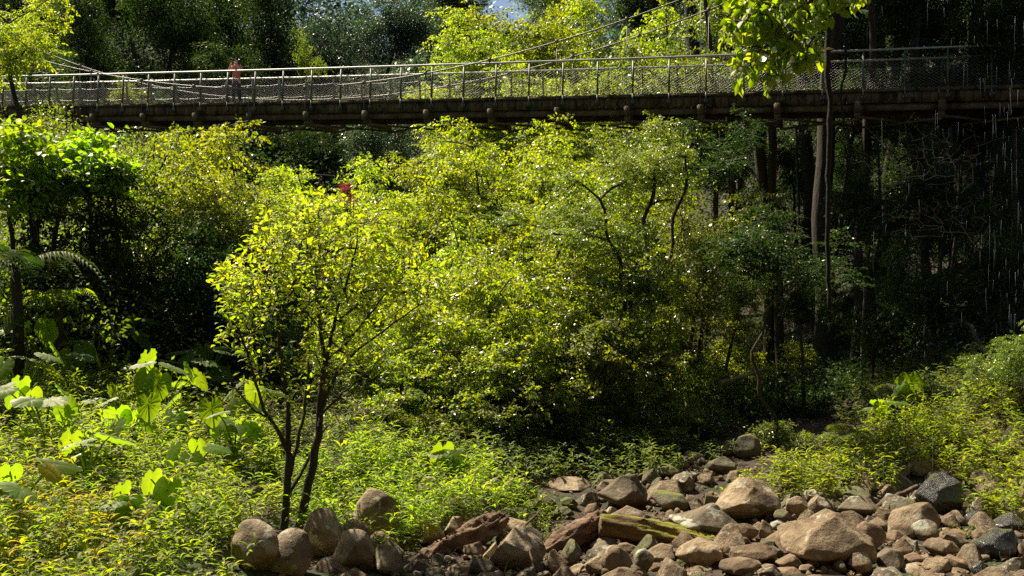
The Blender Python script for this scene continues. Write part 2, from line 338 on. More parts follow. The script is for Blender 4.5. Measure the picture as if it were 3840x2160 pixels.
def skeleton(mb, root, targets, r_tip, r_max, rng, sides=6, expo=.42, wob=.06, up=.25, start_nodes=None, start_par=None):
    """connects targets to a growing skeleton and adds tapered tubes to mb"""
    nodes = [np.array(p, float) for p in start_nodes] if start_nodes is not None else [np.array(root, float)]
    par = list(start_par) if start_par is not None else [-1]
    base = np.array(root, float)
    T = np.asarray(targets, float); T = T[np.argsort(np.linalg.norm(T-base, axis=1))]
    paths = []
    for t in T:
        A = np.array(nodes); d = np.linalg.norm(A - t, axis=1) + np.maximum(0, A[:, 2]-t[2])*.8
        k = int(np.argmin(d)); a = A[k]; Ld = np.linalg.norm(t-a)
        ns = max(2, min(6, int(Ld/.25)+1))
        last = k; pth = [k]
        ctrl = a + (t-a)*.5 + np.array([0, 0, up*Ld*.35]) + rng.normal(0, wob, 3)*Ld
        for s in range(1, ns+1):
            f = s/ns; p = (1-f)**2*a + 2*f*(1-f)*ctrl + f*f*t
            nodes.append(p); par.append(last); last = len(nodes)-1; pth.append(last)
        paths.append(pth)
    cnt = np.zeros(len(nodes))
    for pth in paths: cnt[pth[-1]] += 1
    for i in range(len(nodes)-1, -1, -1):
        if par[i] >= 0: cnt[par[i]] += cnt[i]
    R = np.minimum(r_tip*np.maximum(cnt, 1)**expo, r_max)
    A = np.array(nodes)
    for pth in paths:
        rr = R[pth].copy(); rr[0] = min(rr[0], rr[1]*1.15)
        mb.tube(A[pth], rr, sides=sides, cap=False)
    return A, R, paths

# shared crown meshes
CR = {}
def mk(key, n, **k):
    CR[key] = [crown(key, k2.pop('mat'), seed=100*i+sum(map(ord, key)), **k2) for i in range(n) for k2 in [dict(k)]]
mk('bush', 5, mat=M['bright'], R=1.6, nlobe=18, nclump=430, per=42, ll=.08, lw=.042, cr=.20, tiltsd=.85, flat=.5, hollow=.1, shape='limb', twig=.62)
mk('bushlet', 4, mat=M['bright'], R=.8, nlobe=10, nclump=120, per=36, ll=.08, lw=.042, cr=.17, tiltsd=.85, flat=.5, hollow=.0, shape='limb', twig=.5)
mk('canopy', 3, mat=M['dark'], R=3.6, nlobe=16, nclump=330, per=75, ll=.15, lw=.075, cr=.55, hollow=.3, tiltsd=.8)
mk('column', 2, mat=M['dark'], R=2.2, nlobe=11, nclump=420, per=65, ll=.13, lw=.065, cr=.5, shape='column', flat=.6, tiltsd=.8)
mk('broad', 2, mat=M['big'], R=1.3, nlobe=9, nclump=75, per=13, ll=.21, lw=.15, cr=.30, tmpl=T_fold(), tiltsd=.6)
mk('low', 3, mat=M['mid'], R=1.0, nlobe=10, nclump=120, per=50, ll=.075, lw=.035, cr=.22, tiltsd=.8)

def tree(name, crown_key, mat, px, py, Z, R, zs, label, cat='tree', group=None, rt=None, trunk_px=None, barkm='bark', seed=None, lean=0, nl=16, leafm=None):
    """crown centre at photo pixel (px,py) and depth Z; R horizontal radius in metres, zs vertical stretch"""
    seed = seed if seed is not None else int(px*7+py*13+Z*31) % 99991
    rng = np.random.default_rng(seed)
    c = at(px, py, Z)
    me, cc = CR[crown_key][seed % len(CR[crown_key])]
    R0 = {'bushlet': .8, 'bush': 1.6, 'canopy': 3.6, 'column': 2.2, 'broad': 1.3, 'low': 1.0}[crown_key]; s = R/R0
    bx = c.x + lean + (rng.normal(0, .25*R) if trunk_px is None else 0); by = c.y + rng.normal(0, .15*R)
    if trunk_px is not None: bx = at(trunk_px, py, Z).x
    bz = h1(bx, by) - .1
    rz = rng.uniform(0, 6.28)
    root = empty(name, (bx, by, bz)); tag(root, label, cat, group)
    co = link('crown', me, root, (c.x-bx, c.y-by, c.z-bz)); co.rotation_euler = (0, 0, rz); co.scale = (s, s, s*zs)
    if mat: 
        co.material_slots[0].link = 'OBJECT'; co.material_slots[0].material = M[mat]
    # trunk and limbs reach into the leaf sprays
    sel = cc[rng.choice(len(cc), nl, replace=False)]*np.array([s, s, s*zs])
    ca, sa = math.cos(rz), math.sin(rz)
    sel = np.c_[sel[:, 0]*ca - sel[:, 1]*sa, sel[:, 0]*sa + sel[:, 1]*ca, sel[:, 2]] + np.array([c.x-bx, c.y-by, c.z-bz])
    top = np.array([c.x-bx, c.y-by, max(c.z-bz - .25*R*zs, .3)])
    rt = rt or .045*R+.02
    n = 10; f = np.linspace(0, 1, n)[:, None]
    mid = top*f + np.c_[np.sin(f*5+seed)*.05*R*f*(1-f)*4, np.cos(f*4+seed)*.05*R*f*(1-f)*4, np.zeros((n, 1))]
    mb = MB(); rr = rt*(1-.45*f[:, 0]); rr[0] *= 1.35
    mb.tube(mid, rr, sides=8, cap=False)
    skeleton(mb, mid[-1], sel, max(.006, rt*.16), rt*.5, rng, sides=5, start_nodes=[mid[6], mid[8], mid[9]], start_par=[-1, 0, 1])
    t = mb.build('trunk', M[barkm], root, smooth=True)
    return root
exec_parts = []
# ------------------------------------------------------------------ suspension bridge
BX0, BY0, BDX, BDY = -19.4854, 38.3240, 1.05484, -0.34711
BS = math.hypot(BDX, BDY); bd = np.array([BDX, BDY, 0])/BS; bn = np.array([-0.31257, -0.94990, 0])   # bn points to the near side
WID = 1.5
def deckz(n): return CAMZ + 2.675e-4*n*n - .0467*n + 6.155
def BP(n, off, dz):
    """point on the bridge: post number n, off = metres from near rail to the far side, dz above deck"""
    n = float(n); return np.array([BX0+n*BDX, BY0+n*BDY, 0]) - bn*off + np.array([0, 0, deckz(n)+dz])
NA, NB = -3, 37
br = empty('suspension_bridge', tuple(BP(NA, WID/2, 0)))
tag(br, 'long timber and steel suspension footbridge crossing the gorge above the trees', 'bridge')
bo = np.array(br.location)
def bbuild(mb, name, mat, parent=br, smooth=False):
    mb.V = [v - bo for v in mb.V]
    o = mb.build(name, M[mat], parent, smooth); return o
nseq = list(range(NA, NB+1))
for side, off in (('near', 0.0), ('far', WID)):
    mb = MB(); mb.tube([BP(n, off, 1.13) for n in nseq], .032, 10); bbuild(mb, 'handrail', 'steel', smooth=True)
    sg = -1 if side == 'near' else 1
    mb = MB()                                            # fascia of short upright planks
    for n in nseq[:-1]:
        for k in range(5):
            f0, f1 = n+k/5+.006, n+(k+1)/5-.006
            a, b = BP(f0, off+sg*.03, -.235), BP(f1, off+sg*.03, -.235)
            mb.bar(a, b, .05, .30 + .012*((k*7+n*3) % 3))
    bbuild(mb, 'side_beam', 'timber')
    mb = MB()
    for n in nseq[:-1]: mb.bar(BP(n+.01, off+sg*.05, -.03), BP(n+.99, off+sg*.05, -.03), .11, .10)
    bbuild(mb, 'kerb', 'timber')
    mb = MB()
    for n in nseq[:-1]: mb.bar(BP(n+.002, off-sg*.08, -.50), BP(n+.998, off-sg*.08, -.50), .09, .18)
    bbuild(mb, 'lower_beam', 'timber_low')
    mb = MB()
    for n in nseq[:-1]:
        for hh in (.90, .47 if side == 'far' else .9):
            P = [BP(n+f, off-sg*.01, hh - .05*4*f*(1-f)) for f in np.linspace(.02, .98, 7)]
            mb.tube(P, .006, 4, cap=False)
            if side == 'near': break
    bbuild(mb, 'sagging_wire', 'wire')
    for n in nseq:                                       # posts, bolted outside the beam
        if off and n % 1: continue
        mb = MB(); a = BP(n, off+sg*.075, -.30); b = BP(n, off, 1.10)
        mb.bar(a, BP(n, off+sg*.075, .05), .06, .045, up=bd); mb.bar(BP(n, off+sg*.075, .05), b, .06, .045, up=bd)
        mb.box(BP(n, off+sg*.09, -.22), (.12, .03, .12), np.c_[bd, bn, [0, 0, 1]])
        bbuild(mb, 'post', 'post')
    for n in nseq[:-1]:                                  # diamond netting, one panel between two posts
        mb = MB(); Hn = .88; L = BS; pitch = .115; sl = .62
        for sgn in (1, -1):
            c0 = -L*sl if sgn > 0 else 0.0
            c1 = Hn if sgn > 0 else Hn + L*sl
            for c in np.arange(c0+.02, c1, pitch*.72):
                # line h = c + sgn*sl*x
                pts = []
                x0, x1 = 0.02, L-.02
                if sgn > 0: xa, xb = max(x0, -c/sl), min(x1, (Hn-c)/sl)
                else: xa, xb = max(x0, (c-Hn)/sl), min(x1, c/sl)
                if xb - xa < .05: continue
                for x in (xa, xb):
                    h = c + sgn*sl*x; pts.append(BP(n + x/BS, off-sg*.012*sgn, h))
                mb.tube(pts, .0028, 3, cap=False)
        bbuild(mb, 'wire_netting', 'wire')
mb = MB()                                                # walking surface planks
for k in range((NB-NA)*8):
    n = NA + (k+.5)/8
    mb.bar(BP(n, .03, -.06), BP(n, WID-.03, -.06), BS/8-.012, .045)
bbuild(mb, 'deck_planks', 'timber')
hang_n = [2*k - .14 for k in range(-1, 19)]
for n in hang_n:                                         # cross beams carry the deck
    mb = MB(); mb.bar(BP(n, -.16, -.70), BP(n, WID+.30, -.70), .16, .22); mb.bar(BP(n, -.22, -.5), BP(n, -.05, -.5), .18, .30)
    bbuild(mb, 'cross_beam', 'timber_low')
mb = MB()
for a, b in zip(hang_n[:-1], hang_n[1:]):
    mb.bar(BP(a, -.15, -.80), BP(b, WID+.15, -.80), .07, .06); mb.bar(BP(a, WID+.15, -.87), BP(b, -.15, -.87), .07, .06)
bbuild(mb, 'wind_brace', 'timber_low')
def ray_plane(px, py, off):
    P0 = BP(0, off, 0); v = np.array(at(px, py, 1.0)) - np.array([0, 0, CAMZ]); c = np.array([0, 0, CAMZ])
    t = np.dot(P0-c, bn)/np.dot(v, bn); return c + v*t
near_c = [(-60, 165), (60, 200), (174, 231), (355, 271), (549, 303), (745, 323), (951, 331), (1166, 326), (1382, 308), (1610, 271), (1849, 219), (2095, 157), (2356, 65), (2552, -3), (2850, -120)]
far_c = [(60, 150), (250, 222), (390, 272), (560, 325), (690, 343), (845, 362), (1068, 372), (1280, 369), (1479, 348), (1742, 310), (1926, 271), (2154, 216), (2398, 129), (2657, 35), (2744, 0), (3000, -110)]
def smooth_px(pts, off):
    P = np.array([ray_plane(x, y, off) for x, y in pts]); s = np.dot(P - P[0], bd)
    cf = np.polyfit(s, P[:, 2], 4); ss = np.linspace(s[0], s[-1], 60)
    return np.array([P[0] + bd*q for q in ss])*np.array([1, 1, 0]) + np.c_[np.zeros(60), np.zeros(60), np.polyval(cf, ss)]
for off, pts in ((-.22, near_c), (WID+.22, far_c)):
    Pc = smooth_px(pts, off)
    mb = MB(); mb.tube(Pc, .013, 6); 
    mb.tube(Pc + np.array([0, 0, -.03]), .011, 5)
    bbuild(mb, 'main_cable', 'cable', smooth=True)
    sC = np.dot(Pc - Pc[0], bd)
    for n in hang_n:
        q = BP(n, off, 0); s = np.dot(q - Pc[0], bd)
        if s < 0 or s > sC[-1]: continue
        zc = np.interp(s, sC, Pc[:, 2])
        mb = MB(); top = np.array([q[0], q[1], zc]); mb.tube([top, BP(n, off, -.75)], .009, 6)
        mb.box(top, (.10, .07, .10)); mb.box(top - np.array([0, 0, .13]), (.035, .035, .2))
        bbuild(mb, 'hanger', 'cable')

# ------------------------------------------------------------------ person on the bridge with camera raised to the face
def skinmesh(name, verts, edges, radii, mat, parent, root=0, sub=2):
    me = bpy.data.meshes.new(name); me.from_pydata([tuple(v) for v in verts], edges, [])
    o = link(name, me, parent); me.materials.append(mat)
    md = o.modifiers.new('Skin', 'SKIN'); md.use_smooth_shade = True; md.branch_smoothing = .4
    for i, r in enumerate(radii):
        sv = me.skin_vertices[0].data[i]; sv.radius = (r, r) if np.isscalar(r) else r; sv.use_root = (i == root)
    s = o.modifiers.new('Subsurf', 'SUBSURF'); s.levels = sub; s.render_levels = sub
    return o
def flat(name, col, rough=.8):
    m, N, L = newmat(name); b = N.new('ShaderNodeBsdfPrincipled'); b.inputs['Roughness'].default_value = rough
    n1 = N.new('ShaderNodeTexNoise'); n1.inputs['Scale'].default_value = 25; tc = N.new('ShaderNodeTexCoord'); L.new(tc.outputs['Object'], n1.inputs['Vector'])
    r = ramp(N, [tuple(c*.75 for c in col), tuple(min(1, c*1.2) for c in col)], [.3, .7]); L.new(n1.outputs[0], r.inputs[0]); L.new(r.outputs[0], b.inputs[0])
    o = N.new('ShaderNodeOutputMaterial'); L.new(b.outputs[0], o.inputs[0]); return m
M['skin'] = flat('skin', (.85, .5, .36), .5); M['shirt'] = flat('shirt_coral', (.95, .27, .21)); M['jeans'] = flat('jeans_navy', (.02, .022, .045))
M['hair'] = flat('hair_dark', (.03, .018, .012), .45); M['shoe'] = flat('shoe', (.05, .045, .04)); M['black'] = flat('camera_black', (.012, .012, .014), .35)
_q = ray_plane(887, 385, .45); pl = BP(np.dot(_q-np.array([BX0, BY0, 0]), bd)/BS, .45, -.037)
pr = empty('person', tuple(pl)); pr.rotation_euler = (0, 0, math.radians(-14))
tag(pr, 'person in coral t-shirt and dark jeans on the footbridge raising a camera to the face', 'person')
# local frame: -Y faces the photographer, z up from the soles
bv = [(0, 0, .96), (0, .0, 1.12), (0, .01, 1.30), (0, .01, 1.42), (0, 0, 1.50), (0, -.02, 1.58), (0, -.03, 1.66),                # 0-6 pelvis..head
      (-.17, .01, 1.39), (-.255, -.06, 1.24), (-.245, -.13, 1.20), (-.13, -.19, 1.40), (-.07, -.205, 1.50),                       # 7-11 her right arm
      (.17, .01, 1.39), (.26, -.06, 1.24), (.25, -.13, 1.20), (.135, -.19, 1.40), (.075, -.205, 1.52),                           # 12-16 left arm
      (-.09, 0, .90), (-.105, -.01, .52), (-.11, .02, .10), (-.115, -.10, .035), (.09, 0, .90), (.115, -.015, .52), (.125, .02, .10), (.135, -.10, .035)]
be = [(0, 1), (1, 2), (2, 3), (3, 4), (4, 5), (5, 6), (3, 7), (7, 8), (8, 9), (9, 10), (10, 11), (3, 12), (12, 13), (13, 14), (14, 15), (15, 16), (0, 17), (17, 18), (18, 19), (19, 20), (0, 21), (21, 22), (22, 23), (23, 24)]
brd = [(.14, .10), (.12, .09), (.14, .10), (.11, .085), .055, .085, .078, .055, .045, .042, .032, .026, .055, .045, .042, .032, .026, .085, .058, .042, .035, .085, .058, .042, .035]
body = skinmesh('body', bv, be, brd, M['skin'], pr)
# hands: palm + curled fingers and thumb, grown as short skinned chains on the grip
hv, he, hr = [], [], []
for sx in (-1, 1):
    b0 = len(hv); hv += [(sx*.07, -.205, 1.50 if sx < 0 else 1.52), (sx*.062, -.215, 1.545)]; he.append((b0, b0+1)); hr += [.026, .03]
    for k, (dx, dz, ln) in enumerate([(.0, .04, 1), (.004, .025, 1.08), (.006, .008, 1.0), (.006, -.01, .8)]):
        i = len(hv); hv += [(sx*(.058+dx), -.235, 1.555+dz*.6), (sx*(.045+dx), -.262*1, 1.56+dz*.8), (sx*(.03), -.275, 1.562+dz*.9)]
        he += [(b0+1, i), (i, i+1), (i+1, i+2)]; hr += [.010, .009, .008]
    i = len(hv); hv += [(sx*.05, -.19, 1.55), (sx*.035, -.185, 1.575)]; he += [(b0+1, i), (i, i+1)]; hr += [.011, .009]
for sx_i, sub in ((0, None),):
    skinmesh('hands', hv, he, hr, M['skin'], body, sub=1)
sv_ = [(0, 0, .93), (0, 0, 1.10), (0, .01, 1.28), (0, .01, 1.40), (0, 0, 1.47), (-.175, .0, 1.40), (-.235, -.035, 1.29), (.175, .0, 1.40), (.24, -.035, 1.29)]
skinmesh('shirt', sv_, [(0, 1), (1, 2), (2, 3), (3, 4), (3, 5), (5, 6), (3, 7), (7, 8)], [(.165, .125), (.15, .115), (.165, .12), (.14, .11), .068, .075, .066, .075, .066], M['shirt'], pr, root=1)
skinmesh('trousers', [(0, 0, .97), (0, 0, .90), (-.095, 0, .84), (-.107, -.01, .50), (-.112, .02, .09), (.095, 0, .84), (.117, -.015, .50), (.127, .02, .09)],
         [(0, 1), (1, 2), (2, 3), (3, 4), (1, 5), (5, 6), (6, 7)], [(.155, .118), (.155, .118), .098, .072, .062, .098, .072, .062], M['jeans'], pr, root=1)
skinmesh('hair', [(0, .0, 1.67), (0, .03, 1.72), (0, .075, 1.66), (-.075, .035, 1.60), (-.085, .02, 1.49), (.075, .035, 1.60), (.085, .02, 1.49), (0, .09, 1.55), (0, .09, 1.44)],
         [(1, 0), (1, 2), (2, 3), (3, 4), (2, 5), (5, 6), (2, 7), (7, 8)], [.082, .082, .07, .045, .03, .045, .03, .06, .04], M['hair'], pr, root=1)
for sx in (-.115, .132):
    mb = MB(); mb.tube([(sx, .06, .035), (sx, 0, .04), (sx, -.10, .03), (sx, -.17, .022)], [.035, .045, .042, .025], 8); mb.build('shoe', M['shoe'], pr, True)
for sx in (-1, 1):
    mb = MB(); mb.tube([(sx*.032, -.098, 1.665), (sx*.032, -.108, 1.665)], [.013, .004], 8); mb.build('eye', M['black'], body, True)
mb = MB(); mb.tube([(0, -.10, 1.655), (0, -.125, 1.625), (0, -.105, 1.615)], [.008, .014, .010], 8); mb.build('nose', M['skin'], body, True)
mb = MB(); mb.tube([(-.024, -.098, 1.585), (0, -.106, 1.583), (.024, -.098, 1.585)], [.004, .007, .004], 6); mb.build('mouth', M['shirt'], body, True)
for sx in (-1, 1):
    mb = MB(); mb.tube([(sx*.080, -.01, 1.67), (sx*.09, 0, 1.645), (sx*.082, -.01, 1.615)], [.008, .013, .007], 6); mb.build('ear', M['skin'], body, True)
cz = empty('camera', tuple(pl)); cz.rotation_euler = pr.rotation_euler
tag(cz, 'small black camera held up to the face of the person on the bridge', 'camera')
mb = MB(); mb.box((0, -.235, 1.60), (.115, .055, .075)); mb.box((0, -.235, 1.643), (.04, .045, .022)); mb.build('camera_body', M['black'], cz)
mb = MB(); mb.tube([(0, -.262, 1.595), (0, -.30, 1.595), (0, -.335, 1.595)], [.033, .033, .037], 14); mb.build('lens', M['black'], cz, True)

bpy.context.view_layer.update()
# ------------------------------------------------------------------ boulders
import bmesh
def ico(sub):
    bm = bmesh.new(); bmesh.ops.create_icosphere(bm, subdivisions=sub, radius=1.0); bm.verts.ensure_lookup_table()
    V = np.array([v.co[:] for v in bm.verts]); Fa = np.array([[v.index for v in f.verts] for f in bm.faces]); bm.free(); return V, Fa
ICO = {s: ico(s) for s in (2, 3, 4, 5)}
def wobble(V, rng, freq, amp, octs=4):
    out = np.zeros(len(V))
    for o in range(octs):
        for k in range(5):
            d = unit(rng.normal(size=3)); ph = rng.uniform(0, 6.28); d2 = unit(rng.normal(size=3))
            out += amp/2.2*np.sin(V @ d*freq + ph + 1.3*np.sin(V @ d2*freq*.7 + ph*2))
        freq *= 2.05; amp *= .5
    return out
def rock_mesh(name, sx, sy, sz, seed, mat, rnd=0.0, sub=4, tilt=0.0, pointy=0.0):
    rng = np.random.default_rng(seed); V, Fa = ICO[sub]; V = V.copy()
    V = np.sign(V)*np.abs(V)**(.86)
    V *= 1 + wobble(V, rng, 1.7, .10*(1-.4*rnd), 2)[:, None]
    ncut = int(20*(1-rnd))+4
    for k in range(ncut):
        n = unit(rng.normal(size=3)*np.array([1, 1, .8])); d = rng.uniform(.42, .76) + .22*rnd
        s = V @ n; V -= n[None]*(np.maximum(0, s-d)*.93)[:, None]
    if pointy: 
        f = np.clip(V[:, 2], 0, 1)*pointy; V[:, 0] *= 1-f; V[:, 1] *= 1-f*.7
    f = .42*np.clip(V[:, 2]+.15, 0, 1)*(1-.3*rnd); V[:, 0] *= 1-f*.6; V[:, 1] = V[:, 1]*(1-f*1.1) + f*.35
    V *= 1 + wobble(V, rng, 5.5, .022, 4)[:, None]
    m = np.abs(V).max(0); V /= m
    a = math.radians(tilt); R = np.array([[math.cos(a), 0, math.sin(a)], [0, 1, 0], [-math.sin(a), 0, math.cos(a)]]); 
    V = V @ R.T; V /= np.abs(V).max(0)
    V = V*np.array([sx, sy, sz])
    return mesh_np(name, V, [Fa], mat, smooth=True)
def place_on_ground(px, py, Zmin=6, Zmax=40):
    for Z in np.arange(Zmin, Zmax, .05):
        p = at(px, py, Z)
        if p.z <= h1(p.x, p.y) + .02: return p
    return at(px, py, Zmax)
def rock(x0, y0, x1, y1, label, mat='rock', rnd=.35, tilt=0, pointy=0, Z=None, cat='boulder', group=None, dep=.8):
    px = (x0+x1)/2; seed = int(x0*3+y0*5); gw = .07*(x1-x0); x0 -= gw; x1 += gw; y0 -= .05*(y1-y0)
    if Z is None: Z = place_on_ground(px, min(y1, 2150) if y1 > 2150 else y1).y + .0
    wd = (x1-x0)/F*Z; 
    sy = wd/2*dep
    Zc = Z + sy*.75
    wd = (x1-x0)/F*Zc; ht = (y1-y0)/F*Zc
    # the far top edge and the near bottom edge bound the picture height
    down = math.atan(((y0+y1)/2-HOR)/F); hz = max(.28*wd, ht/math.cos(down) - .55*sy*math.sin(down)*2)/2
    c = at(px, (y0+y1)/2, Zc); c.z -= .06*hz
    big = wd > .35
    me = rock_mesh('boulder', wd/2*1.02, sy, hz*1.10, seed, M[mat], rnd, 5 if wd > .6 else 4, tilt, pointy)
    o = link('boulder' if cat == 'boulder' else 'stone', me, None, c)
    o.rotation_euler = (0, 0, 0)
    tag(o, label, cat, group)
    return o
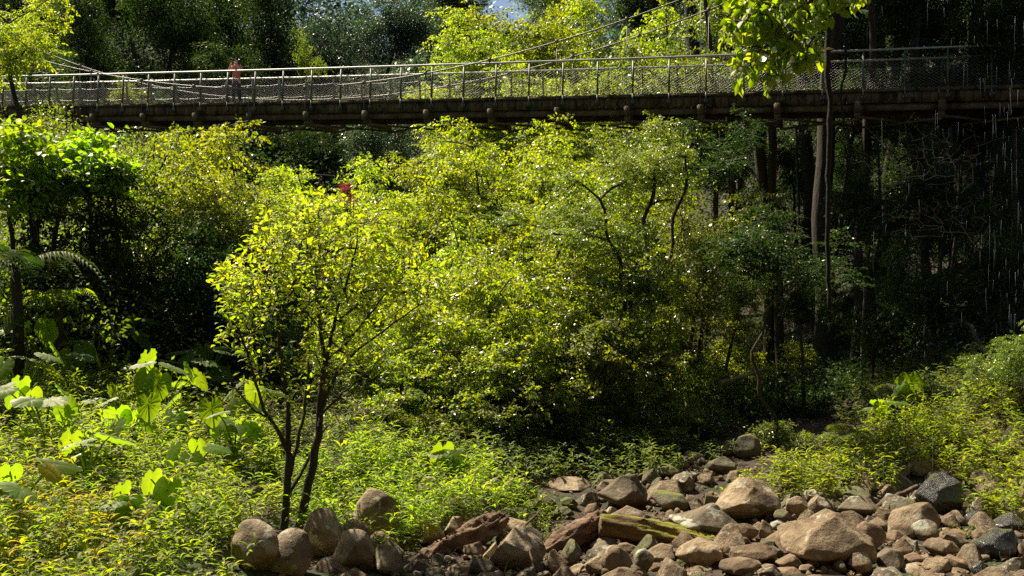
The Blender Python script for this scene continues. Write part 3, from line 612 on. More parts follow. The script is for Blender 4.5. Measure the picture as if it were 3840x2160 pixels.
R_ = [
 # left cluster by the sapling
 (868, 1958, 1040, 2172, 'rounded boulder with a dark split in its face, left end of the row below sapling', 'rock_pale_lit', .85),
 (1011, 1988, 1184, 2175, 'grey boulder spotted with pale lichen, right of the split boulder', 'rock_pale_lit', .8),
 (1116, 1912, 1286, 2100, 'pale rounded boulder just right of the sapling trunks, crossed by branch shadows', 'rock_pale_lit', .75),
 (1328, 1838, 1489, 2050, 'dark upright boulder sunk in the green herbs right of the sapling', 'rock_pale_lit', .7),
 (1278, 1948, 1381, 2068, 'small brown boulder behind the dark dome-shaped one', 'rock_pale_lit', .7),
 (1252, 1988, 1410, 2170, 'dark dome-shaped boulder with light spots on its right flank', 'rock_pale_lit', .8),
 (1398, 2045, 1508, 2170, 'low brown boulder at the bottom edge left of the broken log', 'rock_pale_lit', .6),
 (1173, 2070, 1330, 2185, 'flat-topped brown boulder cut by the bottom edge below the dome-shaped one', 'rock_pale_lit', .7),
 (1210, 2092, 1262, 2128, 'fist-sized stone wedged between the lichen boulder and the dome-shaped one', 'rock', .6),
 # centre
 (1530, 1789, 1655, 1880, 'rough pale boulder alone among the bright herbs', 'rock_pale_lit', .55),
 (1744, 1762, 1811, 1832, 'small mottled boulder behind the top of the bright herbs', 'rock_lichen', .6),
 (1811, 1793, 1885, 1876, 'long grey slab leaning down to the right beside the herbs', 'rock_pale_lit', .3, 30),
 (1840, 1758, 1902, 1806, 'pale green mossy stone behind the leaning slab', 'rock_moss', .5),
 (1865, 1808, 1946, 1890, 'dark mossy boulder right of the leaning slab', 'rock_moss', .7),
 (1944, 1806, 2011, 1872, 'round mossy boulder, right one of the mossy pair behind the herbs', 'rock_moss', .8),
 (1915, 1788, 1985, 1816, 'low tan stone on top of the mossy pair', 'rock', .4),
 (2040, 1796, 2205, 1840, 'long low tan slab striped by shadow under the dark shrubs', 'rock', .3),
 (2011, 1849, 2100, 1940, 'steep mossy wedge of rock above the rotten log', 'rock_moss', .3, 0, .35),
 (2100, 1858, 2165, 1906, 'mossy block right of the steep mossy wedge', 'rock_moss', .4),
 (2090, 1900, 2150, 1944, 'small dark stone under the mossy block', 'rock_moss', .5),
 (1963, 1876, 2013, 1912, 'small dark stone left of the steep mossy wedge', 'rock_moss', .5),
 (1589, 1948, 1664, 2046, 'pale egg-shaped boulder left of the squarish one behind the broken log', 'rock', .7),
 (1665, 1940, 1750, 2016, 'squarish grey boulder touching the back of the broken log', 'rock', .35),
 (1884, 1938, 2000, 2010, 'hump of pale rock directly behind the big wedge-shaped boulder', 'rock', .4),
 (1849, 1983, 2042, 2145, 'big wedge-shaped boulder with dark underside between the two rotten logs', 'rock_pale_lit', .2, -8),
 (2078, 1955, 2184, 2008, 'low speckled stone behind the second rotten log', 'rock_lichen', .5),
 (2033, 2062, 2128, 2165, 'upright pitted block under the lower end of the second rotten log', 'rock', .15),
 (1678, 2112, 1788, 2172, 'square brown block at the bottom edge under the broken log', 'rock', .15),
 (1584, 2122, 1668, 2175, 'low dark stone at the bottom edge left of the square brown block', 'rock_moss', .5),
 (1745, 2080, 1852, 2172, 'shaded grey boulder right of the square brown block', 'rock_moss', .6),
 (1815, 2030, 1882, 2120, 'tan boulder tucked against the left side of the big wedge-shaped boulder', 'rock', .6),
 (1850, 2140, 1892, 2175, 'orange-brown stone cut by the bottom edge under the big wedge', 'rock_red', .4),
 (1888, 2133, 1960, 2180, 'dark rounded stone cut by the bottom edge right of the orange-brown one', 'rock_moss', .6),
 (1960, 2105, 2050, 2175, 'shaded stone between the big wedge and the pitted block', 'rock_moss', .5),
 (2119, 2112, 2212, 2170, 'smooth tan boulder at the bottom edge right of the pitted block', 'rock', .7),
 (2254, 1781, 2437, 1925, 'tall dark rock with big pale lichen patches under the thicket', 'rock_lichen', .3, 0, .45),
 (2292, 1887, 2430, 1966, 'tan humped boulder in front of the tall lichen rock', 'rock', .5),
 (2317, 1911, 2427, 1962, 'low rounded boulder right behind the top of the mossy log', 'rock', .7),
 (2262, 1900, 2312, 1945, 'small tan stone at the foot of the tall lichen rock', 'rock', .5),
 (2435, 1832, 2577, 1918, 'yellow-green mossy boulder in the shade right of the tall lichen rock', 'rock_moss', .3),
 (2511, 1886, 2752, 2026, 'long sloping grey boulder with a sharp ridge behind the mossy log', 'rock_lichen', .15, 14),
 (2679, 1794, 2922, 1960, 'big boulder with sunlit left face under the right-hand herbs', 'rock', .35),
 (2640, 1850, 2690, 1910, 'narrow shaded stone left of the big boulder with the sunlit face', 'rock_moss', .4),
 (2546, 1998, 2707, 2128, 'angular brown boulder resting against the front of the mossy log', 'rock', .12, 6),
 (2416, 2035, 2535, 2122, 'shaded tan boulder in front of the middle of the mossy log', 'rock', .35, 20),
 (2362, 2046, 2446, 2165, 'upright knobbly grey boulder below the mossy log', 'rock_lichen', .3),
 (2311, 2030, 2392, 2084, 'reddish flat boulder under the left part of the mossy log', 'rock_red', .3),
 (2248, 2048, 2367, 2150, 'tan boulder with a shaded right side left of the knobbly one', 'rock', .4),
 (2196, 2081, 2294, 2172, 'pitted brown boulder at the bottom edge, left of the tan shaded one', 'rock', .4, 10),
 (2311, 2114, 2420, 2175, 'pale speckled boulder cut by the bottom edge below the knobbly one', 'rock_lichen', .6),
 (2219, 2012, 2313, 2078, 'speckled round boulder under the near end of the mossy log', 'rock_lichen', .7),
 (2575, 2109, 2690, 2175, 'wedge of tan stone with a dark groove at the bottom edge', 'rock', .25, 12),
 (2440, 2110, 2505, 2150, 'small orange stone among pebbles right of the knobbly boulder', 'rock_red', .2),
 (2500, 2125, 2560, 2168, 'small reddish angular stone at the bottom edge left of the grooved wedge', 'rock_red', .1),
 (2705, 2078, 2866, 2148, 'broad low brown boulder right of the grooved wedge', 'rock_red', .35),
 (2727, 2030, 2919, 2122, 'smooth flat reddish boulder between the mossy log and the great boulder', 'rock_red', .5),
 (2724, 2115, 2862, 2185, 'yellowish domed boulder cut by the bottom edge', 'rock', .65),
 (2854, 2112, 2920, 2155, 'small smooth reddish stone right of the yellowish dome', 'rock_red', .6),
 (2917, 2078, 3016, 2142, 'pinkish brown boulder at the left foot of the great boulder', 'rock_red', .3),
 (2756, 1954, 2846, 2024, 'grey angular stone below the big boulder with the sunlit face', 'rock', .3),
 (2841, 1954, 2897, 2036, 'narrow upright stone right of the grey angular one', 'rock', .4),
 (2892, 1948, 2942, 1986, 'small greenish white rounded stone left above the great boulder', 'rock_lichen', .8),
 (2902, 1908, 2970, 1957, 'dark rounded stone at the right foot of the sunlit-faced boulder', 'rock_moss', .6),
 (2444, 1938, 2482, 1970, 'small shaded pebble-shaped stone behind the mossy log', 'rock_moss', .6),
 (2635, 1980, 2727, 2020, 'flat grey stone under the tip of the sloping grey boulder', 'rock', .4),
 (2850, 2020, 2905, 2070, 'small grey stone in the gap left of the great boulder', 'rock_moss', .4),
 # right
 (2940, 1918, 3262, 2140, 'great tan boulder, largest on the creek bed, with pale lichen blotches', 'rock', .35, 10),
 (3185, 1955, 3314, 2085, 'orange-brown angular boulder leaning on the right of the great boulder', 'rock_red', .12, -10),
 (3258, 1940, 3336, 1995, 'small tan boulder behind the leaning orange-brown one', 'rock', .4),
 (3334, 1872, 3530, 2014, 'broad brown boulder with a dark overhang left of the wet rocks', 'rock', .3, -6),
 (3451, 1773, 3617, 1940, 'large round wet black boulder gleaming under the falling water', 'rock_wet', .6),
 (3418, 1950, 3515, 2032, 'rounded grey boulder under the overhang of the broad brown one', 'rock_lichen', .6, 20),
 (3517, 1981, 3617, 2028, 'low ochre slab with yellow tint below the wet black boulder', 'rock_red', .3, 12),
 (3458, 2008, 3588, 2090, 'grey and ochre boulder with a bright wet face, left of the leaf litter', 'rock', .25),
 (3652, 1983, 3829, 2098, 'wet glistening boulder with a mossy left shoulder under the waterfall', 'rock_wet', .35, 14),
 (3732, 1915, 3850, 1996, 'layered wet rock ledge at the right edge of the picture', 'rock_wet', .2),
 (3341, 2017, 3431, 2090, 'reddish flat-faced stone in the middle of the right-hand rubble', 'rock_red', .2),
 (3385, 2066, 3471, 2120, 'reddish low stone below the flat-faced one', 'rock_red', .3),
 (3276, 2050, 3387, 2160, 'greenish grey angular boulder right of the small knobby one', 'rock_lichen', .15),
 (3170, 2061, 3260, 2150, 'shaded boulder with lit edge at the right foot of the great boulder', 'rock', .3),
 (3214, 2098, 3263, 2165, 'small knobby stone standing in front of the great boulder', 'rock', .5),
 (3374, 2106, 3515, 2172, 'broad tan slab at the bottom edge of the right-hand rubble', 'rock', .3),
 (3469, 2083, 3573, 2155, 'grey slab crossed by a shadow above the bottom edge, left of the litter', 'rock', .3),
 (3520, 2078, 3624, 2142, 'golden wet-edged boulder beside the grey slab', 'rock_red', .4),
 (3600, 2058, 3674, 2108, 'pale wedge stone left of the glistening boulder', 'rock', .3),
 (3002, 2114, 3059, 2150, 'small white-topped stone below the great boulder', 'rock', .6),
 (3051, 2121, 3183, 2175, 'pinkish slab with a crack cut by the bottom edge below the great boulder', 'rock_red', .25),
 (3148, 1860, 3285, 1930, 'shaded grey boulder under the dead branch', 'rock_lichen', .4),
 (3024, 1857, 3121, 1936, 'tan leaning slab left of the mossy slab above the great boulder', 'rock', .2, -20),
 (3119, 1818, 3267, 1878, 'dark slab edged with yellow moss under the right-hand herbs', 'rock_moss', .3),
 (2947, 1853, 3022, 1940, 'brown leaning stone between the two biggest boulders', 'rock', .25, 25),
 (2905, 2122, 3012, 2172, 'low pinkish boulder cut by the bottom edge left of the white-topped stone', 'rock_red', .5),
 (3323, 1988, 3395, 2038, 'reddish squat stone below the broad brown boulder', 'rock_red', .4),
 (3622, 1915, 3682, 1966, 'wet grey slanting rock in the dark gap behind the falling water', 'rock_wet', .2, 20),
 (3640, 2105, 3700, 2165, 'brown wet stone at the bottom edge under the glistening boulder', 'rock_wet', .4),
 (3565, 2125, 3640, 2172, 'small dull stone at the bottom edge among the leaf litter', 'rock', .4),
 # shaded slope
 (2703, 1654, 2772, 1718, 'pale green mossy boulder, left one of the pair on the dark slope', 'rock_moss', .4),
 (2760, 1625, 2856, 1720, 'bright mossy boulder, right one of the pair on the dark slope', 'rock_moss', .45),
 (2645, 1712, 2765, 1780, 'moss-covered low boulder below the mossy pair', 'rock_moss', .5),
 (2682, 1410, 2795, 1476, 'sunlit tan boulder between trunks in the bright gap of the thicket', 'rock', .3),
 (2510, 1498, 2625, 1592, 'big shaded grey boulder left of the bright gap', 'rock_lichen', .4),
 (3268, 1384, 3334, 1424, 'flat tan boulder catching light high on the right slope', 'rock', .3),
 (3410, 1342, 3454, 1396, 'pale upright stone at the top of the right slope rubble', 'rock', .3),
 (3340, 1250, 3395, 1290, 'small pale stone between trunks, above the pale upright one', 'rock', .3),
 (3150, 1370, 3200, 1420, 'dim green stone at the foot of the thick trunk', 'rock_moss', .4),
 (3480, 1290, 3530, 1325, 'small tan stone high in the dark at the right', 'rock', .4),
 (2560, 1690, 2640, 1740, 'dark boulder in deep shade above the tall lichen rock', 'rock_moss', .5),
 (2450, 1740, 2540, 1790, 'dim boulder behind the tall lichen rock', 'rock_moss', .5),
]
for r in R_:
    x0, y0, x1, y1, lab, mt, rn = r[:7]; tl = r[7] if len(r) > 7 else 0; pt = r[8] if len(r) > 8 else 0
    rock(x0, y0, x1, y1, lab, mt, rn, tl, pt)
# stones packed between the named boulders
rng = np.random.default_rng(71); done = [(o.location.x, o.location.y, o.dimensions.x/2) for o in C.objects if o.name.startswith('boulder')]
shp = [rock_mesh('stone', 1, .85, .75, 500+i, M[['rock', 'rock_red', 'rock', 'rock_moss', 'rock_lichen'][i % 5]], [.3, .1, .5, .35, .2][i % 5], 4) for i in range(10)]
m_ = 0; used_lab = set(); anchors = [o for o in C.objects if o.name.startswith('boulder') and len(o['label'].split()) <= 11]
for k in range(5000):
    if m_ >= 200: break
    x = rng.uniform(-1.6, 7.6); y = rng.uniform(9.6, 14.5); r = rng.uniform(.12, .34)*(1-.5*m_/200)
    if x < 1.0 and y > 11.6 - .2*x: continue
    if min(abs(y - (10.9 + (x+1.1)*.75)) if -1.3 < x < .15 else 9, abs(y-(11.25+(x-.3)*.75)) if .2 < x < 1.2 else 9, abs(y-11.9) if .9 < x < 2.9 else 9) < r+.25: continue
    if 0.9 < x < 2.6 and 11.2 < y < 12.2: continue
    if any((x-a)**2 + (y-b)**2 < (r*.6 + c*.75)**2 for a, b, c in done): continue
    done.append((x, y, r)); m_ += 1
    o = bpy.data.objects.new('stone', shp[rng.integers(10)]); C.objects.link(o); o.location = (x, y, h1(x, y)+r*.22); o.rotation_euler = (0, 0, rng.uniform(0, 6.28)); o.scale = (r, r*rng.uniform(.8, 1.1), r*rng.uniform(.8, 1.2))
    c_ = ['tan', 'reddish', 'tan', 'greenish', 'grey'][int(o.data.name.split('.')[-1] or 0) % 5 if '.' in o.data.name else 0]
    z_ = 'small' if r < .14 else 'mid-sized' if r < .2 else 'sturdy'
    lab = None
    for b in sorted(anchors, key=lambda q: (q.location.x-x)**2 + (q.location.y-y)**2)[:26]:
        dx = (x-b.location.x); dy = (y-b.location.y)
        rel = ('right of' if dx > 0 else 'left of') if abs(dx) > abs(dy)*.7 else ('behind' if dy > 0 else 'in front of')
        q = z_ + ' ' + c_ + ' stone ' + rel + ' the ' + b['label']
        if q not in used_lab and len(q.split()) <= 16: lab = q; used_lab.add(q); break
    tag(o, lab or z_ + ' ' + c_ + ' stone in the gaps of the creek bed at %s' % ('its left end' if x < 1 else 'its middle' if x < 4 else 'its right end'), 'stone', 'small stones between the creek boulders')
# rubble and pebbles between the boulders
rng = np.random.default_rng(5); VV = []; FF = []; nv = 0
V2, F2 = ICO[2]
for k in range(2200):
    x = rng.uniform(-1.8, 8.0); y = rng.uniform(9.0, 16.0)
    if x < 1.2 and y > 11.8 - .3*x: continue
    s = rng.uniform(.015, .065)*(1 if rng.random() < .85 else 1.8)
    v = V2*rng.uniform(.6, 1.2, 3)
    for q in range(4):
        n = unit(rng.normal(size=3)); v = v - n*(np.maximum(0, v @ n - .42)*.95)[:, None]
    v = v*s + np.array([x, y, h1(x, y)+s*.25]); VV.append(v); FF.append(F2+nv); nv += len(v)
o = link('rubble', mesh_np('rubble', np.vstack(VV), [np.vstack(FF)], M['rock'], smooth=False)); tag(o, 'small stones and pebbles filling the gaps of the creek bed', 'rubble', kind='stuff')
# dead leaves on the ground
n = 14000; x = rng.uniform(-3, 12, n); y = rng.uniform(9, 21, n); z = H(x, y)+.03
P = np.c_[x, y, z]; D = rng.normal(size=(n, 3))*np.array([1, 1, .25]); Nn = unit(np.c_[rng.normal(0, .4, (n, 2)), np.ones(n)])
V, fl, rn = leaves(P, D, Nn, rng.uniform(.04, .10, n), rng.uniform(.02, .045, n), T_fold(), rng)
o = link('leaf_litter', mesh_np('leaf_litter', V, fl, M['litter'], rnd=rn)); tag(o, 'fallen dry leaves between the stones', 'leaf litter', kind='stuff')

# ------------------------------------------------------------------ logs and dead branches
def log(name, pts, rad, mat, label, Zs, seed, sides=40, rough=.12, stubs=()):
    rng = np.random.default_rng(seed)
    P = np.array([at(px, py, Z) for (px, py), Z in zip(pts, Zs)]); R = np.array([r/F*Z for r, Z in zip(rad, Zs)])
    t = np.linspace(0, 1, len(P)); tt = np.linspace(0, 1, 60); P = np.c_[[np.interp(tt, t, P[:, i]) for i in range(3)]].T; R = np.interp(tt, t, R)
    mb = MB(); mb.tube(P, R, sides); V = mb.V[0]
    n = 60; c = np.repeat(P, sides, 0); d = V[:n*sides]-c; an = np.tile(np.arange(sides)*2*math.pi/sides, n); ax = np.repeat(tt, sides)
    f = 1 + rough*(np.sin(an*3+ax*5+seed) + .6*np.sin(an*7-ax*9) + .45*np.sin(an*13+ax*25+seed)) + rng.normal(0, rough*.25, n*sides) - .9*rough*(np.sin(an*5+2*np.sin(ax*8)+seed) > .8)
    V[:n*sides] = c + d*f[:, None]
    root = empty(name, tuple(P.mean(0))); tag(root, label, 'log'); mb.V[0] = V - P.mean(0)
    mb.build('trunk', M[mat], root, smooth=True)
    for a, b, r in stubs:
        m2 = MB(); A = np.array(at(*a))-P.mean(0); B = np.array(at(*b))-P.mean(0); md = (A+B)/2 + rng.normal(0, .02, 3)
        m2.tube([A, md, B], [r, r*.8, r*.4], 7); m2.build('branch_stub', M['bark_tan'], root, True)
    return root
log('fallen_log', [(1572, 2120), (1640, 2075), (1740, 2025), (1830, 1975), (1888, 1945)], [22, 42, 46, 44, 26], 'log_rot', 'broken reddish rotten log sloping up to the right, left one of the two', [10.9, 11.1, 11.3, 11.5, 11.7], 3, rough=.16)
log('fallen_log', [(2036, 2068), (2110, 2030), (2180, 1990), (2240, 1955), (2270, 1940)], [14, 42, 46, 36, 26], 'log_rot', 'split rotten log with splintered grain meeting the mossy log', [11.2, 11.4, 11.6, 11.9, 12.0], 8, rough=.15)
log('fallen_log', [(2250, 1968), (2400, 1990), (2550, 2018), (2680, 2045), (2750, 2062)], [40, 46, 44, 36, 24], 'log_moss', 'long straight log covered in yellow-green moss lying among the boulders', [11.5, 11.5, 11.5, 11.5, 11.5], 5, rough=.10,
    stubs=[((2517, 2000, 11.8), (2519, 1965, 11.8), .02), ((2462, 2038, 11.7), (2525, 2000, 11.7), .018)])
def stick(name, pts, Zs, r0, r1, mat, label, cat='branch', twigs=0, seed=1):
    rng = np.random.default_rng(seed)
    P = np.array([at(px, py, Z) for (px, py), Z in zip(pts, Zs)]); c = P.mean(0); t = np.linspace(0, 1, len(P)); tt = np.linspace(0, 1, 4*len(P))
    Q = np.c_[[np.interp(tt, t, P[:, i]) for i in range(3)]].T + rng.normal(0, r0*.25, (len(tt), 3)) - c
    mb = MB(); mb.tube(Q, np.linspace(r0, r1, len(tt)), 9)
    for k in range(twigs):
        a = Q[rng.integers(2, len(Q))]; d = unit(rng.normal(size=3)); L = rng.uniform(.1, .35)
        mb.tube([a, a+d*L*.5+rng.normal(0, .02, 3), a+d*L+np.array([0, 0, -.03])], [r1*.5, r1*.4, r1*.15], 5)
    o = mb.build(name, M[mat], None, True); o.location = c; tag(o, label, cat); return o
stick('dead_branch', [(3225, 1936), (3290, 1900), (3350, 1862), (3400, 1843), (3450, 1820)], [12.6, 12.7, 12.9, 13.0, 13.2], .035, .03, 'bark_tan', 'thick bare brown branch propped on the boulders left of the wet rock', twigs=3)
stick('dead_branch', [(1965, 1970), (1985, 2030), (1990, 2090), (2010, 2160)], [10.9, 10.7, 10.5, 10.3], .013, .012, 'bark_tan', 'thin stick standing against the big wedge-shaped boulder')
stick('dead_branch', [(1965, 1975), (2027, 1915)], [11.0, 11.3], .014, .008, 'bark_tan', 'short grey stick above the big wedge-shaped boulder')
stick('dead_branch', [(1890, 2160), (1912, 2070)], [10.3, 10.5], .010, .006, 'bark_tan', 'short thin stick leaning in the gap left of the big wedge-shaped boulder')
stick('dead_branch', [(3535, 1440), (3700, 1330), (3640, 1225), (3560, 1180)], [17.5, 18, 19, 20], .05, .03, 'bark_tan', 'long fallen branch lying on the dark slope at the right', twigs=6)
stick('dead_branch', [(2700, 1440), (2740, 1425), (2790, 1408), (2860, 1385)], [17.6, 17.8, 18, 18.3], .05, .03, 'twig', 'sunlit fallen branch beside the tan boulder in the bright gap')
stick('dead_branch', [(3390, 1640), (3403, 1680), (3415, 1700)], [13.8, 13.8, 13.8], .01, .008, 'bark_tan', 'forked reddish stick sticking out of the right-hand herbs', twigs=2)
stick('hanging_vine', [(3103, -80), (3105, 100), (3108, 330), (3110, 520), (3104, 700), (3106, 1000), (3110, 1160)], [8.5]*7, .026, .018, 'vine', 'thick black hanging vine dangling through the top of the picture', cat='vine')
for i, (vx, y0, y1, vz, lab) in enumerate([(2725, 440, 1250, 26, 'thin dark vine left of the double trunk'), (2985, 470, 1150, 26, 'thin dark vine right of the double trunk'), (3180, 480, 1000, 25, 'thin dark vine just right of the thickest trunk'),
        (3290, 490, 1200, 25, 'thin dark vine left of the bare twigs'), (3565, 480, 1250, 24, 'thin dark vine right of the bare twigs'), (3160, 60, 470, 24, 'dark vine slanting down behind the bough'), (2560, 500, 900, 24, 'thin vine among the half-lit leaves under the bridge')]):
    stick('hanging_vine', [(vx, y0), (vx+14, (y0+y1)/2), (vx-10, (y0*.3+y1*.7)), (vx+4, y1)], [vz]*4, .035, .022, 'vine', lab, cat='vine', seed=50+i)
# pale dry twigs in the dark at right
def dead_shrub(px, py, Z, Rp, label, seed, n=60, mat='twig', flatx=1.0):
    rng = np.random.default_rng(seed); c = np.array(at(px, py, Z)); R = Rp/F*Z
    tg = rng.normal(0, .5, (n, 3))*np.array([flatx, .6, .6])*R; a = np.array([R*1.1, 0, -R*.5])
    mb = MB(); skeleton(mb, a, tg, .0022, .007, rng, sides=4, wob=.22)
    o = mb.build('dead_shrub', M[mat], None, True); o.location = c; tag(o, label, 'shrub'); return o
dead_shrub(3440, 590, 19, 190, 'bare tangled twigs catching light under the right end of the bridge', 4, 190, flatx=1.3)
dead_shrub(3500, 820, 19, 150, 'second tangle of bare twigs lower on the dark right slope', 9, 110, flatx=1.2)
dead_shrub(560, 1140, 17, 90, 'small dry brown twigs in the dark left of the sapling', 7, 40)
dead_shrub(1280, 1560, 14.5, 200, 'dense dry twigs low behind the sapling trunks', 11, 260)
dead_shrub(1000, 1560, 14.5, 170, 'pale dry twigs low on the left of the sapling', 12, 200)
# ------------------------------------------------------------------ the young tree in the foreground
def pxpath(pts, Z0, dz=0.0):
    k = len(pts); return [np.array(at(x, y, Z0 + dz*i/(k-1))) for i, (x, y) in enumerate(pts)]
def sapling():
    rng = np.random.default_rng(77); Z = 12.1
    base = place_on_ground(1092, 1985); Z = base.y; b = np.array([base.x, base.y, base.z])
    root = empty('young_tree', tuple(b)); tag(root, 'young tree with yellow-green leaves and two dark forking trunks beside the boulders', 'tree')
    limbs = [([(1066, 2000), (1072, 1900), (1080, 1800), (1082, 1700)], 0, .052, .040),
             ([(1118, 2010), (1150, 1850), (1178, 1720), (1195, 1600), (1205, 1480), (1215, 1400), (1222, 1352)], .15, .055, .034),
             ([(1082, 1700), (1060, 1640), (1010, 1570), (985, 1520), (960, 1440), (930, 1330), (890, 1230)], -.4, .028, .010),
             ([(1082, 1700), (1085, 1600), (1078, 1480), (1050, 1350), (1042, 1200), (1050, 1050), (1020, 900)], .1, .034, .009),
             ([(1075, 1860), (1120, 1790), (1160, 1720), (1185, 1650), (1225, 1600)], .5, .026, .014),
             ([(1085, 1780), (1110, 1680), (1140, 1560), (1150, 1440), (1160, 1300), (1150, 1180)], .5, .026, .010),
             ([(1222, 1352), (1205, 1250), (1190, 1130), (1180, 1000), (1150, 880), (1135, 770)], .3, .027, .008),
             ([(1222, 1352), (1240, 1270), (1262, 1180), (1300, 1060), (1330, 960), (1345, 860)], -.5, .025, .008),
             ([(1195, 1600), (1215, 1500), (1255, 1410), (1320, 1330), (1400, 1270), (1500, 1190), (1600, 1130)], .6, .028, .008),
             ([(1222, 1352), (1290, 1300), (1370, 1200), (1430, 1120), (1500, 1050)], -.3, .020, .007),
             ([(1200, 1560), (1280, 1480), (1370, 1400), (1450, 1320)], .4, .016, .006),
             ([(1075, 1880), (1030, 1890), (960, 1900), (900, 1830)], -.3, .008, .004),
             ([(1010, 1570), (950, 1540), (880, 1450), (850, 1360)], -.4, .014, .005)]
    nodes, par = [], []
    mb = MB()
    for pts, dz, r0, r1 in limbs:
        P = pxpath(pts, Z, dz); t = np.linspace(0, 1, len(P)); tt = np.linspace(0, 1, len(P)*3)
        P = np.c_[[np.interp(tt, t, np.array(P)[:, i]) for i in range(3)]].T + rng.normal(0, .006, (len(tt), 3))
        mb.tube(P-b, np.linspace(r0, r1, len(tt)), 8, cap=False)
        if r1 < .036 and len(nodes) >= 0:
            st = 0 if r0 < .05 else 100
            for q in P[int(len(P)*.35):]: nodes.append(q-b); par.append(-1)
    env = [((960, 1080), 150, 130), ((1120, 860), 200, 150), ((1350, 850), 190, 130), ((1050, 1000), 200, 200), ((1250, 1050), 240, 220), ((1450, 1020), 190, 170),
           ((1590, 1080), 130, 90), ((870, 1120), 90, 150), ((1330, 1270), 230, 130), ((930, 1280), 130, 130), ((1180, 1350), 240, 160), ((1000, 1480), 140, 120), ((860, 1030), 90, 60)]
    wt = np.array([60, 100, 90, 90, 130, 90, 40, 40, 55, 24, 26, 10, 22])
    T = []
    for (c, rx, ry), k in zip(env, wt):
        u = unit(rng.normal(size=(k, 3)))*rng.random((k, 1))**.4
        for q in u:
            T.append(np.array(at(c[0]+q[0]*rx, c[1]+q[1]*ry, Z+q[1]*0 + q[2]*1.0)) - b)
    T = np.array(T)
    A, R, paths = skeleton(mb, np.array([0, 0, 1.6]), T, .0028, .014, rng, sides=4, start_nodes=nodes, start_par=par, wob=.12, up=.1)
    mb.build('trunk', M['bark'], root, True)
    P, D = [], []
    for pth in paths:
        q = A[pth]; d = unit(q[-1]-q[0]); k = rng.integers(5, 10)
        for s in range(k):
            f = 1 - .85*(s/k)*rng.uniform(.6, 1)
            x = f*(len(q)-1); i = min(int(x), len(q)-2); p = q[i]+(q[i+1]-q[i])*(x-i)
            P.append(p + rng.normal(0, .045, 3)); side = rng.normal(size=3)*np.array([1, 1, .5]); D.append(d*.5 + unit(side)*.8 + np.array([0, 0, -.1]))
    P = np.array(P); D = unit(np.array(D)); n = len(P)
    Nn = unit(rng.normal(0, .55, (n, 3)) + np.array([0, 0, 1]))
    V, fl, rn = leaves(P, D, Nn, rng.uniform(.055, .105, n), rng.uniform(.026, .048, n), T_fold(), rng)
    link('crown', mesh_np('crown', V, fl, M['yellow'], rnd=rn), root)
sapling()

# bough hanging into the top right corner, close to the camera
def bough():
    rng = np.random.default_rng(31); Z = 8.0
    b = np.array(at(2950, -330, Z)); root = empty('overhanging_bough', tuple(b)); tag(root, 'sunlit bough with large heart-shaped yellow-green leaves hanging in at the top right', 'branch')
    limbs = [([(3500, -900), (3300, -600), (3100, -380), (2950, -200), (2870, -60), (2860, 60)], .05, .018), ([(3100, -380), (3180, -150), (3170, 0), (3120, 60), (3060, 130), (3000, 220), (2950, 260)], .02, .008),
             ([(2860, 60), (2900, 130), (2880, 220), (2820, 270)], .012, .006), ([(2870, -60), (2800, 0), (2740, 70), (2710, 110)], .012, .006)]
    mb = MB(); nodes = []
    for pts, r0, r1 in limbs:
        P = np.array(pxpath(pts, Z, .2)); t = np.linspace(0, 1, len(P)); tt = np.linspace(0, 1, len(P)*4)
        P = np.c_[[np.interp(tt, t, P[:, i]) for i in range(3)]].T + rng.normal(0, .006, (len(tt), 3)); mb.tube(P-b, np.linspace(r0, r1, len(tt)), 7, cap=False); nodes += [q-b for q in P[len(P)//3:]]
    T = []
    for (cx, cy_, rx, ry), k in (((2800, 20, 110, 100), 46), ((2900, 90, 130, 130), 60), ((2850, 200, 90, 90), 34), ((2960, 170, 110, 100), 34), ((3050, 40, 110, 70), 26), ((2790, 250, 40, 50), 7), ((2890, 290, 60, 30), 8), ((3180, 10, 60, 30), 8), ((2990, -120, 260, 120), 70), ((3050, 210, 40, 50), 6), ((3230, -20, 60, 30), 6), ((2730, 110, 40, 40), 8), ((2765, 290, 20, 20), 3)):
        for q in unit(rng.normal(size=(k, 3)))*rng.random((k, 1))**.5: T.append(np.array(at(cx+q[0]*rx, cy_+q[1]*ry, Z+.35*q[2]))-b)
    A, R, paths = skeleton(mb, nodes[0], np.array(T), .003, .012, rng, sides=4, start_nodes=nodes, start_par=[-1]*len(nodes), wob=.12, up=-.1)
    mb.build('branches', M['bark_tan'], root, True)
    P, D = [], []
    for pth in paths:
        q = A[pth]
        for s in range(rng.integers(2, 5)):
            P.append(q[-1 - (s > 1)] + rng.normal(0, .025, 3)); D.append(unit(rng.normal(size=3)*np.array([1, 1, .4])) + np.array([0, 0, -.75]))
    P = np.array(P); D = unit(np.array(D)); n = len(P); Nn = unit(rng.normal(0, .6, (n, 3)) + np.array([-.1, -.5, .6]))
    TV, TF = T_fold(); TV = TV*np.array([1, 1, 1.3])
    V, fl, rn = leaves(P, D, Nn, rng.uniform(.07, .125, n), rng.uniform(.05, .085, n), (TV, TF), rng)
    link('foliage', mesh_np('foliage', V, fl, M['big'], rnd=rn), root)
bough()

